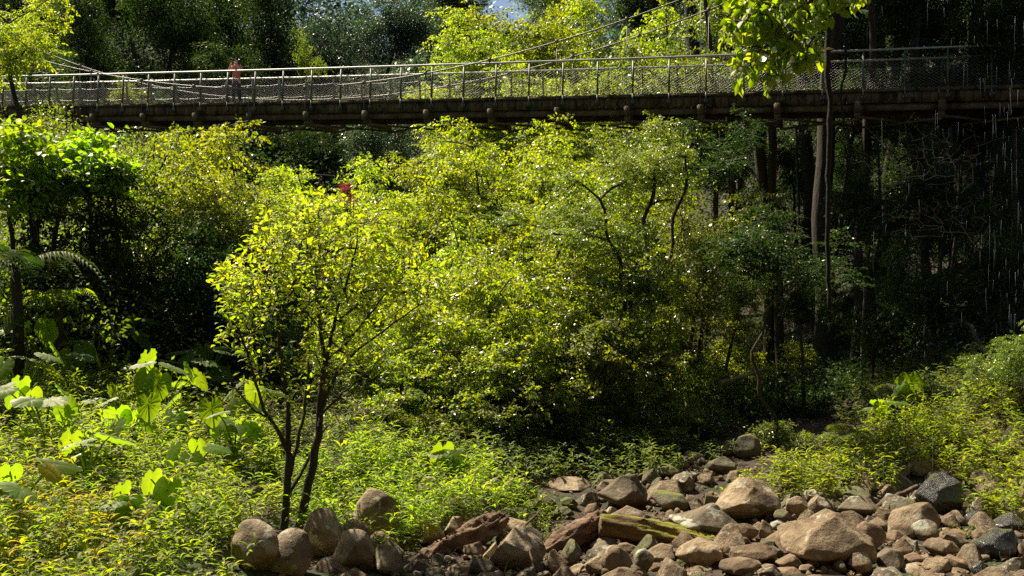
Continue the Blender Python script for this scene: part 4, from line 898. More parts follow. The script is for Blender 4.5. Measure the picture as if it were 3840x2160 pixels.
# ------------------------------------------------------------------ elephant-ear plants
def taro_blade(seed, wav=1.0):
    rng = np.random.default_rng(seed); nr, na = 7, 41
    th = np.linspace(-math.pi, math.pi, na)[:-1]; V = [(0, 0, 0)]
    # heart outline: tip towards +x, two lobes behind the stalk joint
    def rad(t): 
        return .62*(1 - .30*np.cos(t)**2) * (1 + .42*np.maximum(0, np.cos(t))**6) * (1 - .62*np.maximum(0, -np.cos(t))**14) * (.97+.01*np.cos(16*t))
    rr = rad(th)
    for i in range(1, nr+1):
        f = i/nr
        x = rr*f*np.cos(th)*1.25; y = rr*f*np.sin(th)*.80
        z = .02*np.sin(th*16)*f*wav + .10*np.abs(np.sin(th))*f - .30*(f*rr)**2*np.maximum(0, np.cos(th)) - .16*f*f*np.abs(np.sin(th))**2 + rng.normal(0, .004, len(th))
        V += list(zip(x, y, z))
    n = na-1; Q = []; Tt = [(0, 1+k, 1+(k+1) % n) for k in range(n)]
    for i in range(nr-1):
        for k in range(n): a = 1+i*n; b = 1+(i+1)*n; Q.append((a+k, b+k, b+(k+1) % n, a+(k+1) % n))
    rnd = rng.random()*.5 + .25
    return mesh_np('leaf', np.array(V), [np.array(Q), np.array(Tt)], M['taro'], smooth=True, rnd=np.full(len(Q)+len(Tt), rnd))
BL = [taro_blade(s, 1+s*.3) for s in range(4)]
def taro(px, py, label, n=6, size=.36, seed=0, h=.55, yellow=0, Z=None, name='elephant_ear_plant'):
    rng = np.random.default_rng(seed*17+5)
    p = place_on_ground(px, py) if Z is None else at(px, py, Z)
    if Z is not None: p.z = h1(p.x, p.y)
    root = empty(name, tuple(p)); tag(root, label, 'plant', 'elephant-ear plants on the green banks')
    mb = MB()
    for k in range(n):
        az = k/n*6.283 + rng.uniform(-.4, .4); rad = rng.uniform(.35, .8)*h*.9; hh = h*rng.uniform(.65, 1.25)
        tip = np.array([math.cos(az)*rad, math.sin(az)*rad, hh]); c1 = np.array([math.cos(az)*rad*.25, math.sin(az)*rad*.25, hh*.75])
        P = [(1-f)**2*np.zeros(3)+2*f*(1-f)*c1+f*f*tip for f in np.linspace(0, 1, 8)]
        mb.tube(P, np.linspace(.016, .007, 8), 6, cap=False)
        o = link('leaf', BL[rng.integers(4)], root, tuple(tip))
        pitch = rng.choice([rng.uniform(-.1, .35), rng.uniform(.7, 1.25)], p=[.5, .5])      # flat, or hanging tip-down
        o.rotation_euler = (rng.normal(0, .2), pitch, az + rng.normal(0, .3)); s = size*rng.uniform(.65, 1.1); o.scale = (s, s, s)
        if k < yellow: o.material_slots[0].link = 'OBJECT'; o.material_slots[0].material = M['taro_yellow']; o['label'] = 'yellowing torn leaf'
    mb.build('stem', M['taro_stem'], root, True)
M['taro_stem'] = flat('taro_stem', (.12, .19, .03), .5)
for a in [(170, 1700, 'elephant-ear plant with leaves above the herbs near the left edge', 8, .42, 1, .75), (720, 1700, 'elephant-ear plant with glossy flat leaves in the middle of the left bank', 8, .40, 2, .6),
          (270, 1500, 'elephant-ear plant at the shady top of the herb bank, far left', 7, .42, 3, .6), (880, 1740, 'elephant-ear plant just left of the young tree trunks', 6, .36, 4, .6),
          (60, 1990, 'elephant-ear plant in the left foreground with one yellow leaf', 5, .36, 5, .6, 1), (480, 2010, 'elephant-ear plant with drooping pale leaves low on the left bank', 6, .34, 6, .35),
          (700, 1880, 'elephant-ear plant with a pleated leaf catching light left of the sapling', 5, .34, 7, .5), (640, 2000, 'elephant-ear plant with two bright round leaves low on the left bank', 4, .32, 8, .45),
          (560, 1490, 'elephant-ear plant with a pale flat leaf behind the left bank', 6, .40, 9, .55), (390, 1610, 'elephant-ear plant half buried in herbs, centre of the left bank', 5, .36, 10, .4),
          (1690, 1800, 'elephant-ear plant with white-gleaming leaves at the back of the bright herbs', 6, .36, 11, .4), (300, 1330, 'dark elephant-ear plant in the shade left, under the small-leaved bush', 6, .46, 12, .8),
          (480, 1390, 'dark elephant-ear plant with drooping leaves in the shade, nearer the sapling', 6, .46, 13, .7), (3300, 1600, 'small elephant-ear plant above the right-hand herbs', 4, .34, 14, .35),
          (3400, 1540, 'dim elephant-ear plant high on the shaded right bank', 5, .4, 15, .4), (1500, 1640, 'elephant-ear plant in the light gap behind the young tree', 6, .34, 16, .7),
          (80, 1560, 'elephant-ear plant with raised bright leaves at the far left edge of the bank', 8, .46, 17, .85), (620, 1580, 'elephant-ear plant above the middle of the left bank, beside the dark bushes', 8, .42, 18, .75),
          (950, 1640, 'elephant-ear plant behind the left trunk of the young tree', 6, .38, 19, .6), (330, 1830, 'elephant-ear plant with a deeply pleated leaf in the centre of the left bank', 5, .38, 20, .5),
          (480, 1720, 'elephant-ear plant with wide flat leaves in the middle distance of the left bank', 7, .42, 21, .6), (170, 1420, 'elephant-ear plant in half shade in front of the tree ferns', 7, .46, 22, .8),
          (780, 1500, 'elephant-ear plant in dark shade left of the young tree', 7, .44, 23, .7)]:
    taro(*a)

# ------------------------------------------------------------------ ferns
def fern(name, px, py, Z, label, n=9, L=1.5, hgt=0.0, seed=0, mat='mid', cat='fern', trunk=False, ground=False):
    rng = np.random.default_rng(seed+900); c = at(px, py, Z)
    z0 = h1(c.x, c.y); hgt = c.z - z0 if not ground else .1
    root = empty(name, (c.x, c.y, z0)); tag(root, label, cat)
    if trunk:
        mb = MB(); mb.tube([(0, 0, -.1), (.03, 0, hgt*.5), (0, 0, hgt)], [.11, .08, .07], 9); mb.build('trunk', M['bark'], root, True)
    for k in range(n):
        az = k/n*6.283+rng.uniform(-.25, .25); l = L*rng.uniform(.8, 1.15); d = np.array([math.cos(az), math.sin(az), 0])
        t = np.linspace(0, 1, 26); rise = rng.uniform(.25, .5)
        S = d[None]*(t*l*.9)[:, None] + np.array([0, 0, 1])[None]*(rise*l*np.sin(t*2.4)*.8 - .35*l*t**2.2)[:, None] + np.array([0, 0, hgt])
        mb = MB(); mb.tube(S, np.linspace(.012, .003, 26), 5, cap=False)
        Pn, Dn, Ln = [], [], []
        side = np.cross(d, (0, 0, 1))
        for i in range(3, 26):
            for s in (-1, 1):
                Pn.append(S[i]); Dn.append(side*s + d*.45 + np.array([0, 0, -.15])); Ln.append(l*.26*math.sin(math.pi*(.12+.86*t[i])**.8)+.02)
        Pn = np.array(Pn); Dn = unit(np.array(Dn)+rng.normal(0, .05, (len(Dn), 3))); Ln = np.array(Ln)
        V, fl, rn = leaves(Pn, Dn, np.tile([0, 0, 1.0], (len(Pn), 1)), Ln, np.full(len(Pn), .035*L), T_lance(), rng)
        nb = len(np.vstack(mb.V)); 
        me = mesh_np('frond', np.vstack([np.vstack(mb.V), V]), [np.vstack([mb.Q[0], fl[0]+nb]), fl[1]+nb], M[mat], rnd=np.concatenate([np.full(len(mb.Q[0]), .2), rn]))
        link('frond', me, root)
fern('tree_fern', 60, 1010, 15, 'tree fern with arching fronds in the dark at the left edge', 9, 1.3, seed=1, mat='dark', trunk=True)
fern('tree_fern', 215, 1130, 15.5, 'smaller tree fern with sun on its crown right of the first one', 9, .7, seed=2, mat='herb', trunk=True)
fern('fern', 3420, 1470, 17, 'long-fronded fern on the shaded right slope', 8, .9, seed=3, ground=True)
fern('fern', 3180, 1640, 15.5, 'low fern in deep shade at the foot of the thick trunk', 8, .7, seed=4, ground=True)
fern('epiphyte_fern', 3150, 820, 32.2, 'fern fronds growing high on the dark trunks at the right', 7, .8, seed=5, mat='blue')
fern('epiphyte_fern', 3130, 980, 32.1, 'fern fronds just below the higher trunk fern', 6, .6, seed=6, mat='blue')

# ------------------------------------------------------------------ herbs covering the banks
def proj(x, y, z):
    cp, sp = math.cos(PITCH), math.sin(PITCH); zz = z-CAMZ
    dep = y*cp - zz*sp; up = y*sp + zz*cp
    return 1920+F*x/dep, 1080-F*up/dep
def inpoly(px, py, poly):
    ins = np.zeros(len(px), bool); n = len(poly)
    for i in range(n):
        (x1, y1), (x2, y2) = poly[i], poly[(i+1) % n]
        c = ((y1 > py) != (y2 > py)) & (px < (x2-x1)*(py-y1)/((y2-y1) or 1e-9)+x1); ins ^= c
    return ins
def herbs(name, poly, box, dens, mat, label, seed, hmin=.14, hmax=.5, ll=(.085, .14), nl=(9, 15), thick=1.0, wr=.27):
    """low plants rooted on the ground inside an outlined bed"""
    rng = np.random.default_rng(seed); x0, x1, y0, y1 = box; n = int((x1-x0)*(y1-y0)*dens)
    x = rng.uniform(x0, x1, n); y = rng.uniform(y0, y1, n); z = H(x, y)
    px, py = proj(x, y, z); k = inpoly(px + rng.normal(0, 14, n), py + rng.normal(0, 10, n), poly)
    pat = np.sin(x*1.9+seed)*np.cos(y*1.6+2*seed)+np.sin(x*4.3+y*2.1)*.5
    k &= rng.random(n) < np.clip(.75+.35*pat, .25, 1)
    for b in [o for o in C.objects if o.name.startswith('boulder') and o.dimensions.x > .3]:
        r = b.dimensions.x/2; bx, by = b.location.x, b.location.y
        k &= ~((np.abs(x-bx) < r*1.0) & (y < by+r*.6) & (y > by-r*2.6))
    x, y, z, pat = x[k], y[k], z[k], pat[k]
    P, D, Nn, L = [], [], [], []; SV = MB()
    hs = (hmin + (hmax-hmin)*rng.random(len(x))**1.3)*(1+.30*pat)*thick
    for i in range(len(x)):
        m = rng.integers(*nl); h = hs[i]; lean = rng.normal(0, .12, 2)
        f = 1 - (np.arange(m)/m)**1.4*.75
        hh = h*f; px_ = x[i]+lean[0]*f*1.0; py_ = y[i]+lean[1]*f*1.0
        az = np.arange(m)*2.4+rng.uniform(0, 6); el = np.where(np.arange(m) < 5, rng.uniform(.1, .9, m), rng.uniform(-.35, .4, m))
        P.append(np.c_[px_, py_, z[i]+hh]); D.append(np.c_[np.cos(az)*np.cos(el), np.sin(az)*np.cos(el), np.sin(el)])
        L.append(rng.uniform(*ll)*rng.uniform(.7, 1.15, m))
    P = np.vstack(P); D = unit(np.vstack(D)); L = np.concatenate(L); Nn = unit(np.c_[rng.normal(0, .25, (len(P), 2)), np.ones(len(P))])
    V, fl, rn = leaves(P, D, Nn, L, L*wr*rng.uniform(.8, 1.2, len(P)), T_lance(), rng)
    o = link(name, mesh_np(name, V, fl, M[mat], rnd=rn)); tag(o, label, 'herbs', kind='stuff'); return o
herbs('ground_cover', [(-500, 1560), (300, 1520), (620, 1500), (820, 1600), (1040, 1720), (1150, 1780), (1090, 1920), (1010, 1975), (870, 2010), (860, 2500), (-600, 2500)], (-10, -1.5, 6.5, 19), 130, 'herb', 'bright leafy herbs covering the left bank', 1)
herbs('ground_cover', [(-500, 1800), (150, 1800), (300, 1900), (520, 2000), (560, 2500), (-600, 2500)], (-8, -2.4, 6.5, 13), 34, 'herb_yellow', 'yellowing herbs in the bottom left corner', 2, hmin=.25, hmax=.5)
herbs('ground_cover', [(1100, 1990), (1100, 1850), (1180, 1760), (1500, 1700), (1700, 1720), (1820, 1780), (1870, 1860), (1960, 1930), (2060, 1985), (1950, 2000), (1880, 1930), (1700, 1960), (1560, 2060), (1400, 2090)], (-3.5, 1.5, 10, 18), 160, 'herb', 'bright herbs on the low mound between sapling and logs', 3, hmin=.16, hmax=.5)
herbs('ground_cover', [(2000, 1960), (2080, 1965), (2090, 2040), (2030, 2050)], (-.5, 1, 10, 13), 160, 'herb', 'small clump of herbs between the big wedge and the rotten log', 4, hmin=.1, hmax=.25, ll=(.04, .07))
herbs('ground_cover', [(2720, 1860), (2880, 1790), (3060, 1740), (3200, 1640), (3460, 1600), (3560, 1530), (3900, 1500), (4200, 1500), (4200, 1990), (3700, 1970), (3640, 1800), (3480, 1790), (3240, 1870), (2960, 1880)], (3, 11.5, 11, 21), 105, 'herb', 'leafy herbs on the right bank above the boulders', 5, hmin=.18, hmax=.45)
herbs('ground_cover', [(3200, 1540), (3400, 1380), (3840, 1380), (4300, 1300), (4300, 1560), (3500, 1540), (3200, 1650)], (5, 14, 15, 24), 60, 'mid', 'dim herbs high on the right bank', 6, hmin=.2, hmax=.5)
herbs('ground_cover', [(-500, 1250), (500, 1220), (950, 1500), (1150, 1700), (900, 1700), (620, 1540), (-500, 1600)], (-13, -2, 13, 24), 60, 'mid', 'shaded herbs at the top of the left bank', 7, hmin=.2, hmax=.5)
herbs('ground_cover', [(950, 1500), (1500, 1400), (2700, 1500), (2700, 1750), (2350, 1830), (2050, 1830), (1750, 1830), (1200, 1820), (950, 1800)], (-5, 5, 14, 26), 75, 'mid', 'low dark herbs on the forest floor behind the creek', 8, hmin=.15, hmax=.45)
herbs('ground_cover', [(3560, 1960), (3720, 1970), (3700, 2030), (3600, 2040)], (4.3, 6.5, 9.5, 14), 110, 'herb', 'little round-leaved herbs by the wet boulders', 9, hmin=.06, hmax=.14, ll=(.035, .05), wr=.6)

# ------------------------------------------------------------------ bushes and trees
g_mid = 'small-leaved trees filling the gorge below the bridge'
TR = [
 # (name, crown, material, px, py, Z, Rpx, zstretch, label, extras)
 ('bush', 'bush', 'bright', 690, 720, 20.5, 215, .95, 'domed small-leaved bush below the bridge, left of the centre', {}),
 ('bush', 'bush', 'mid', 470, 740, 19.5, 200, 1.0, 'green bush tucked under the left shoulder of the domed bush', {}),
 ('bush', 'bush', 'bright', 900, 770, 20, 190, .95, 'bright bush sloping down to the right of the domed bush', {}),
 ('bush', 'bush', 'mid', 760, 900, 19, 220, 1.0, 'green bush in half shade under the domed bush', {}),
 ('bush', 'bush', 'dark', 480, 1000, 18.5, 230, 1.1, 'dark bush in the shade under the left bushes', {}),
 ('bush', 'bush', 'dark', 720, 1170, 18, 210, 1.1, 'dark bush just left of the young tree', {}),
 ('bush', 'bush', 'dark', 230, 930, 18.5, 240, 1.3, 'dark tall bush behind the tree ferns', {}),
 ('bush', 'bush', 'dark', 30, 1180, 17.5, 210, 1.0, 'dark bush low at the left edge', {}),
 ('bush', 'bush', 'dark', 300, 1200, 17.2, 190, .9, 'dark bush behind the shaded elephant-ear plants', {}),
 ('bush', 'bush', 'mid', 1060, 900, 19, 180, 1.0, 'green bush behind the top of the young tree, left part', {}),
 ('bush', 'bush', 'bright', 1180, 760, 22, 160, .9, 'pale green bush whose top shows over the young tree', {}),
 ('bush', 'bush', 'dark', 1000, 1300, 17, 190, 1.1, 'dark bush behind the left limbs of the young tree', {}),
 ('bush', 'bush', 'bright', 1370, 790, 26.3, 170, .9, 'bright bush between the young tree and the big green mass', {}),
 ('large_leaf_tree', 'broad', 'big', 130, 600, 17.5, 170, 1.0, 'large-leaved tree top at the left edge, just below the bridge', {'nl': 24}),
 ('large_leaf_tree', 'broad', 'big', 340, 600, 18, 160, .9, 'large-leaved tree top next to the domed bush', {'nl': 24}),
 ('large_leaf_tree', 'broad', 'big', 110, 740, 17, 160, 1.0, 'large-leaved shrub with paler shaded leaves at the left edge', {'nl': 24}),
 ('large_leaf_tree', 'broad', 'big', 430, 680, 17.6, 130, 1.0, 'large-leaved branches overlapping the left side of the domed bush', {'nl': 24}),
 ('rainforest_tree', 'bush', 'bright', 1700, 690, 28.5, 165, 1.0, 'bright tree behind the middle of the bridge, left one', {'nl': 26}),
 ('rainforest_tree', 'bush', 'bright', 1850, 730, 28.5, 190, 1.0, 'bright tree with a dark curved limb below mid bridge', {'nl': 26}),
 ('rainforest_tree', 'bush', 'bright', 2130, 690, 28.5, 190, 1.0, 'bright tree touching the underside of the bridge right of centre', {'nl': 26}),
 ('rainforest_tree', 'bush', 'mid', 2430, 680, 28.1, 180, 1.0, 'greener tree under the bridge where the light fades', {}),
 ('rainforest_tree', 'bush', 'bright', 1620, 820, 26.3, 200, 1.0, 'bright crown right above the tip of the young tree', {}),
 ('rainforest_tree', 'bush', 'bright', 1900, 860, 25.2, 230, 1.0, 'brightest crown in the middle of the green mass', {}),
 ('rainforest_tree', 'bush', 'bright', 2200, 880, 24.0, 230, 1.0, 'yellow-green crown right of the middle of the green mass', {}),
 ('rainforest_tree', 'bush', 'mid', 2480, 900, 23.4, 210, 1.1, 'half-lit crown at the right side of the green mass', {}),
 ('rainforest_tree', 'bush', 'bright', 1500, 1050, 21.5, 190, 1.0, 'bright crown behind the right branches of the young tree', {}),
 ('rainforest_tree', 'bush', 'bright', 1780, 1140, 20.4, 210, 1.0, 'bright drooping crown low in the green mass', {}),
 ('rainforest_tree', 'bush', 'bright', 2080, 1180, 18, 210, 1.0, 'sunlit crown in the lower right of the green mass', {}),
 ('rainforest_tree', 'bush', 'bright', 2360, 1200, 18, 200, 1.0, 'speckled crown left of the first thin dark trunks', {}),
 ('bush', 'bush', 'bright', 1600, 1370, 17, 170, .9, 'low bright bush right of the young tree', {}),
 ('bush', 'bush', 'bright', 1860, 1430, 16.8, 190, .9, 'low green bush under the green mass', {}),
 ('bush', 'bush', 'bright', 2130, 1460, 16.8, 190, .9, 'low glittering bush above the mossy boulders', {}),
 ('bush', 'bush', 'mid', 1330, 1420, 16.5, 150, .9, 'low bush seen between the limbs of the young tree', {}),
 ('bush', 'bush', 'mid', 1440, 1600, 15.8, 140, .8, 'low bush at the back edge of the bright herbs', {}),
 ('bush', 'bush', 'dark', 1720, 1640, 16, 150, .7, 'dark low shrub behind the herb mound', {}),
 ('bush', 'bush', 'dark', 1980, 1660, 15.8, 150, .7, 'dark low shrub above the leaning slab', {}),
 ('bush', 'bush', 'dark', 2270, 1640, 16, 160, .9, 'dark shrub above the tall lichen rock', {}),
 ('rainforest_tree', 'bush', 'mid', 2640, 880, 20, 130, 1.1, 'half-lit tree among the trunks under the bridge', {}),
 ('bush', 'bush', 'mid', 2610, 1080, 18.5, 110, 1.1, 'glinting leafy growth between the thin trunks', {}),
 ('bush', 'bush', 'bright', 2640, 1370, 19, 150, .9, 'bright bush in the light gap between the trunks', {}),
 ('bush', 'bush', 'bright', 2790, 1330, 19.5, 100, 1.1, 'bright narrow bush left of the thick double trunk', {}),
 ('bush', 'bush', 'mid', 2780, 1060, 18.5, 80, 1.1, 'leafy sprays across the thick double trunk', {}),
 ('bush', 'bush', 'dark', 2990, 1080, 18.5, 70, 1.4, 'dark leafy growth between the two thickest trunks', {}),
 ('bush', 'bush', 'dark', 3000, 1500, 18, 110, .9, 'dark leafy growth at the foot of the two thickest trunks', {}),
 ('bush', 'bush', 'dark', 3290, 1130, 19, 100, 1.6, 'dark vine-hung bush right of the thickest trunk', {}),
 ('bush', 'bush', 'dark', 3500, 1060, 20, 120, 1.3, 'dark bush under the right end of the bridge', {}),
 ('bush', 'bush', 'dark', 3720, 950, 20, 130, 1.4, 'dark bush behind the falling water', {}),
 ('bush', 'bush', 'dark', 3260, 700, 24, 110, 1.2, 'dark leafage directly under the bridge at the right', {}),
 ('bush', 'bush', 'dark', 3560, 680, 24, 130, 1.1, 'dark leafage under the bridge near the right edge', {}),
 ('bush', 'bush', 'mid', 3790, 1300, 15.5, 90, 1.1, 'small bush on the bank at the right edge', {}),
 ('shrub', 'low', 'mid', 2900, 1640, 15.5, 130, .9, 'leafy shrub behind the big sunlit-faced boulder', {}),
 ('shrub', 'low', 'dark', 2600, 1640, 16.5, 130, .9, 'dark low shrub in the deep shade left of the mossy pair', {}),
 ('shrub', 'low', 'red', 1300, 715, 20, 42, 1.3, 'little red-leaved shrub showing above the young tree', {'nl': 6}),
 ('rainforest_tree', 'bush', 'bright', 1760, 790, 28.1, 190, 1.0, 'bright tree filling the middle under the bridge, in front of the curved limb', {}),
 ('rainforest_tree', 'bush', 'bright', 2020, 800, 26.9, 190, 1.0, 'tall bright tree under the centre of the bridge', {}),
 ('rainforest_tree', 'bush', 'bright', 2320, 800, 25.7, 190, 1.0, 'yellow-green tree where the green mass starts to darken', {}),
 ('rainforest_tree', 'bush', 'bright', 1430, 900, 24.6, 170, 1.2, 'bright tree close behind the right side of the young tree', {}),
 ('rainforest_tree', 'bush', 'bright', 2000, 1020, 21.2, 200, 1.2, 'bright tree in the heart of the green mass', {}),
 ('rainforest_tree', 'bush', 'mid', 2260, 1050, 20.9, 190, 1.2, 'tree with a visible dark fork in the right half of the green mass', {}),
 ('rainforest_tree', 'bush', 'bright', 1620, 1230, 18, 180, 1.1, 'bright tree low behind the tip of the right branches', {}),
 ('rainforest_tree', 'bush', 'bright', 1930, 1300, 17.4, 190, 1.1, 'low bright tree over the herb mound', {}),
 ('rainforest_tree', 'bush', 'bright', 2220, 1340, 17.2, 190, 1.2, 'low glittering tree left of the thin trunks', {}),
 ('rainforest_tree', 'bush', 'mid', 2470, 1380, 17.6, 160, 1.2, 'dim tree between the thin trunks and the bright gap', {}),
 ('rainforest_tree', 'bush', 'mid', 2480, 1100, 20.5, 170, 1.2, 'speckled tree behind the thin trunks', {}),
 ('bush', 'bushlet', 'bright', 1520, 1330, 16.2, 110, .8, 'small sunlit bush beside the right branches of the young tree', {}),
 ('bush', 'bushlet', 'bright', 1700, 1420, 15.8, 115, .8, 'small sunlit bush in the middle, above the herb mound', {}),
 ('bush', 'bushlet', 'bright', 1420, 1490, 15.4, 105, .8, 'small sunlit bush close behind the herb mound, near the sapling', {}),
 ('bush', 'bushlet', 'bright', 1880, 1340, 16.0, 115, .8, 'small sunlit bush right of the two small ones above the mound', {}),
 ('bush', 'bushlet', 'bright', 2060, 1410, 15.9, 105, .8, 'small sunlit bush before the dark hollow', {}),
 ('bush', 'bushlet', 'bright', 1620, 1560, 15.2, 95, .7, 'lowest sunlit bush touching the top of the herb mound', {}),
 ('bush', 'bushlet', 'mid', 1830, 1560, 15.3, 100, .7, 'low green bush above the leaning slab', {}),
 ('bush', 'bushlet', 'bright', 1760, 1240, 16.8, 120, .9, 'sunlit bush in the lower half of the green mass', {}),
 ('bush', 'bushlet', 'bright', 2000, 1200, 16.6, 120, .9, 'sunlit bush slightly right of centre in the lower green mass', {}),
 ('bush', 'bushlet', 'mid', 2240, 1240, 16.4, 120, .9, 'glittering bush at the darkening edge of the lower green mass', {}),
 ('bush', 'bushlet', 'bright', 1340, 1250, 16.4, 115, .9, 'sunlit bush seen just right of the forked trunk', {}),
 ('bush', 'bushlet', 'bright', 1560, 1150, 17.2, 120, .9, 'sunlit bush under the right branch tips of the young tree', {}),
 ('bush', 'bushlet', 'bright', 1850, 1030, 17.8, 125, .9, 'sunlit bush at the middle height of the green mass', {}),
 ('bush', 'bushlet', 'bright', 2120, 1010, 17.6, 120, .9, 'sunlit bush right of the middle of the green mass', {}),
 ('bush', 'bushlet', 'mid', 2360, 1010, 17.8, 120, .9, 'pale speckled bush where the green mass turns dark', {}),
 ('bush', 'bushlet', 'mid', 2420, 1560, 16.2, 100, .8, 'low dim bush above the tall lichen rock at the edge of the hollow', {}),
 ('bush', 'bush', 'mid', 560, 640, 22, 120, .9, 'bush top between the large-leaved tree and the domed bush', {}),
 ('bush', 'bush', 'dark', 560, 1130, 18.4, 200, 1.1, 'dark bush between the shaded ferns and the young tree', {}),
 ('bush', 'bush', 'dark', 120, 1330, 16.5, 160, .9, 'dark low bush behind the far left elephant-ear plants', {}),
 ('bush', 'bush', 'bright', 1230, 1000, 20, 190, 1.1, 'bright bush glimpsed through the middle of the young tree', {}),
 ('bush', 'bush', 'mid', 1200, 1220, 18, 190, 1.1, 'green bush glimpsed through the lower limbs of the young tree', {}),
 ('large_leaf_tree', 'broad', 'big', 240, 660, 18.5, 190, 1.1, 'large-leaved tree filling the corner under the left end of the bridge', {'nl': 24}),
 ('large_leaf_tree', 'broad', 'big', 20, 640, 17.5, 150, 1.2, 'large-leaved tree cut by the left edge of the picture', {'nl': 24}),
 ('bush', 'canopy', 'dark', 2740, 620, 39, 130, 1.1, 'dark leafage filling the space behind the slim straight trunk', {}),
 ('bush', 'canopy', 'dark', 2980, 660, 38, 140, 1.1, 'dark leafage between the double trunk and the thickest trunk', {}),
 ('bush', 'canopy', 'dark', 3200, 620, 39, 140, 1.2, 'dark leafage behind the slender trunk under the bridge', {}),
 ('bush', 'canopy', 'dark', 2860, 860, 36, 130, 1.0, 'dark leafage low behind the double trunk', {}),
 ('bush', 'canopy', 'dark', 3120, 900, 36, 140, 1.0, 'dark leafage low behind the thickest trunk', {}),
 ('bush', 'canopy', 'dark', 3420, 700, 36, 150, 1.2, 'dark leafage behind the bare twigs', {}),
 # behind the bridge
 ('rainforest_tree', 'bush', 'bright', 30, 110, 30, 175, 1.0, 'yellow-green tree crown in the top left corner', {'nl': 30}),
 ('bush', 'bush', 'bright', 480, 345, 42, 55, .9, 'sunlit bush showing through the netting at the left', {}),
 ('rainforest_tree', 'bush', 'bright', 1800, 180, 40, 175, 1.0, 'bright tree above the handrail, left part of the sunlit group', {'nl': 26}),
 ('rainforest_tree', 'bush', 'bright', 2010, 120, 42, 210, 1.0, 'bright tree above the handrail, centre of the sunlit group', {'nl': 26}),
 ('rainforest_tree', 'bush', 'bright', 2280, 170, 41, 220, 1.0, 'bright tree above the handrail, right part of the sunlit group', {'nl': 26}),
 ('rainforest_tree', 'bush', 'mid', 2540, 230, 38, 200, 1.1, 'green tree above the handrail crossed by the cables', {'nl': 20}),
 ('rainforest_tree', 'bush', 'bright', 2150, 390, 37, 230, .8, 'bright crown seen through the netting right of centre', {}),
 ('rainforest_tree', 'bush', 'bright', 1750, 400, 38, 200, .8, 'bright crown seen through the netting at mid bridge', {}),
 ('rainforest_tree', 'bush', 'mid', 2500, 400, 34, 210, .8, 'green crown seen through the netting where the light fades', {}),
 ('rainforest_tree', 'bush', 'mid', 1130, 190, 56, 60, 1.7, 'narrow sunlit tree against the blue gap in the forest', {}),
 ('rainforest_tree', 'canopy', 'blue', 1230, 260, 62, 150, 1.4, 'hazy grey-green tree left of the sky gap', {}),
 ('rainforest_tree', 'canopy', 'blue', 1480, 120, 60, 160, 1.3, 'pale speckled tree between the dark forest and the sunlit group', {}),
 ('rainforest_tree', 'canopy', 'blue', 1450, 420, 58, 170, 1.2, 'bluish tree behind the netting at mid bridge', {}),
 ('rainforest_tree', 'column', 'dark', 1030, 140, 52, 130, 1.3, 'tall vine-covered column of leaves right of the person', {}),
 ('rainforest_tree', 'column', 'dark', 860, 60, 56, 120, 1.2, 'dark vine-covered tree above the person', {}),
 ('rainforest_tree', 'canopy', 'dark', 640, 130, 52, 190, 1.3, 'dark tree left of the person', {}),
 ('rainforest_tree', 'column', 'dark', 330, 170, 46, 120, 1.2, 'dark drooping tree behind the cable at the left', {}),
 ('rainforest_tree', 'canopy', 'dark', 480, -30, 58, 190, 1.2, 'dark high crown at the top left', {}),
 ('rainforest_tree', 'canopy', 'dark', 200, 0, 60, 190, 1.2, 'dark high crown behind the yellow-green corner tree', {}),
 ('rainforest_tree', 'canopy', 'dark', 800, 330, 50, 190, 1.0, 'dark crown behind the netting near the person', {}),
 ('rainforest_tree', 'canopy', 'dark', 200, 330, 50, 190, 1.0, 'dark crown behind the netting at the left end', {}),
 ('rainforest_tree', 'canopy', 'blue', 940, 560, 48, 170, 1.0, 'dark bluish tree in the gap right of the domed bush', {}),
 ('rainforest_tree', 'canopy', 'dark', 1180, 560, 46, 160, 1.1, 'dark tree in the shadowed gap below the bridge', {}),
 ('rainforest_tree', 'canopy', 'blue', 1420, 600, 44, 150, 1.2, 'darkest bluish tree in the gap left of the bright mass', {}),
 ('rainforest_tree', 'canopy', 'dark', 1720, 30, 75, 150, 1.2, 'far dark tree showing a patch of sky at top centre', {}),
 ('rainforest_tree', 'canopy', 'mid', 2050, -60, 70, 150, 1.1, 'far tree crown above the sunlit group', {}),
 ('rainforest_tree', 'canopy', 'dark', 2450, 20, 62, 180, 1.2, 'dark far crown behind the cables', {}),
 ('rainforest_tree', 'canopy', 'dark', 2780, 120, 46, 200, 1.2, 'dark crown behind the overhanging bough', {}),
 ('rainforest_tree', 'canopy', 'dark', 2780, 420, 38, 180, .9, 'dark crown behind the netting under the overhanging bough', {}),
 ('rainforest_tree', 'canopy', 'dark', 3150, 130, 38, 210, 1.2, 'dark crown right of the black hanging vine', {}),
 ('rainforest_tree', 'canopy', 'dark', 3450, 60, 34, 220, 1.2, 'dark crown near the top right', {}),
 ('rainforest_tree', 'canopy', 'dark', 3780, 150, 28, 230, 1.3, 'dark crown at the top right corner', {}),
 ('rainforest_tree', 'canopy', 'dark', 3200, 450, 34, 200, .9, 'dark crown behind the netting at the right', {}),
 ('rainforest_tree', 'canopy', 'dark', 3600, 420, 30, 220, 1.0, 'dark crown behind the last visible posts', {}),
]
for (nm, ck, mt, px, py, Z, Rp, zs, lab, ex) in TR:
    if nm in ('bush', 'large_leaf_tree', 'shrub'): cat = {'bush': 'bush', 'large_leaf_tree': 'tree', 'shrub': 'shrub'}[nm]
    else: cat = 'tree'
    tree(nm, ck, mt, px, py, Z, Rp/F*Z*((1.36 if Z < 30 else 1.12) if ck == 'bush' else 1.3 if ck == 'bushlet' else 1.15), zs, lab, cat, **ex)
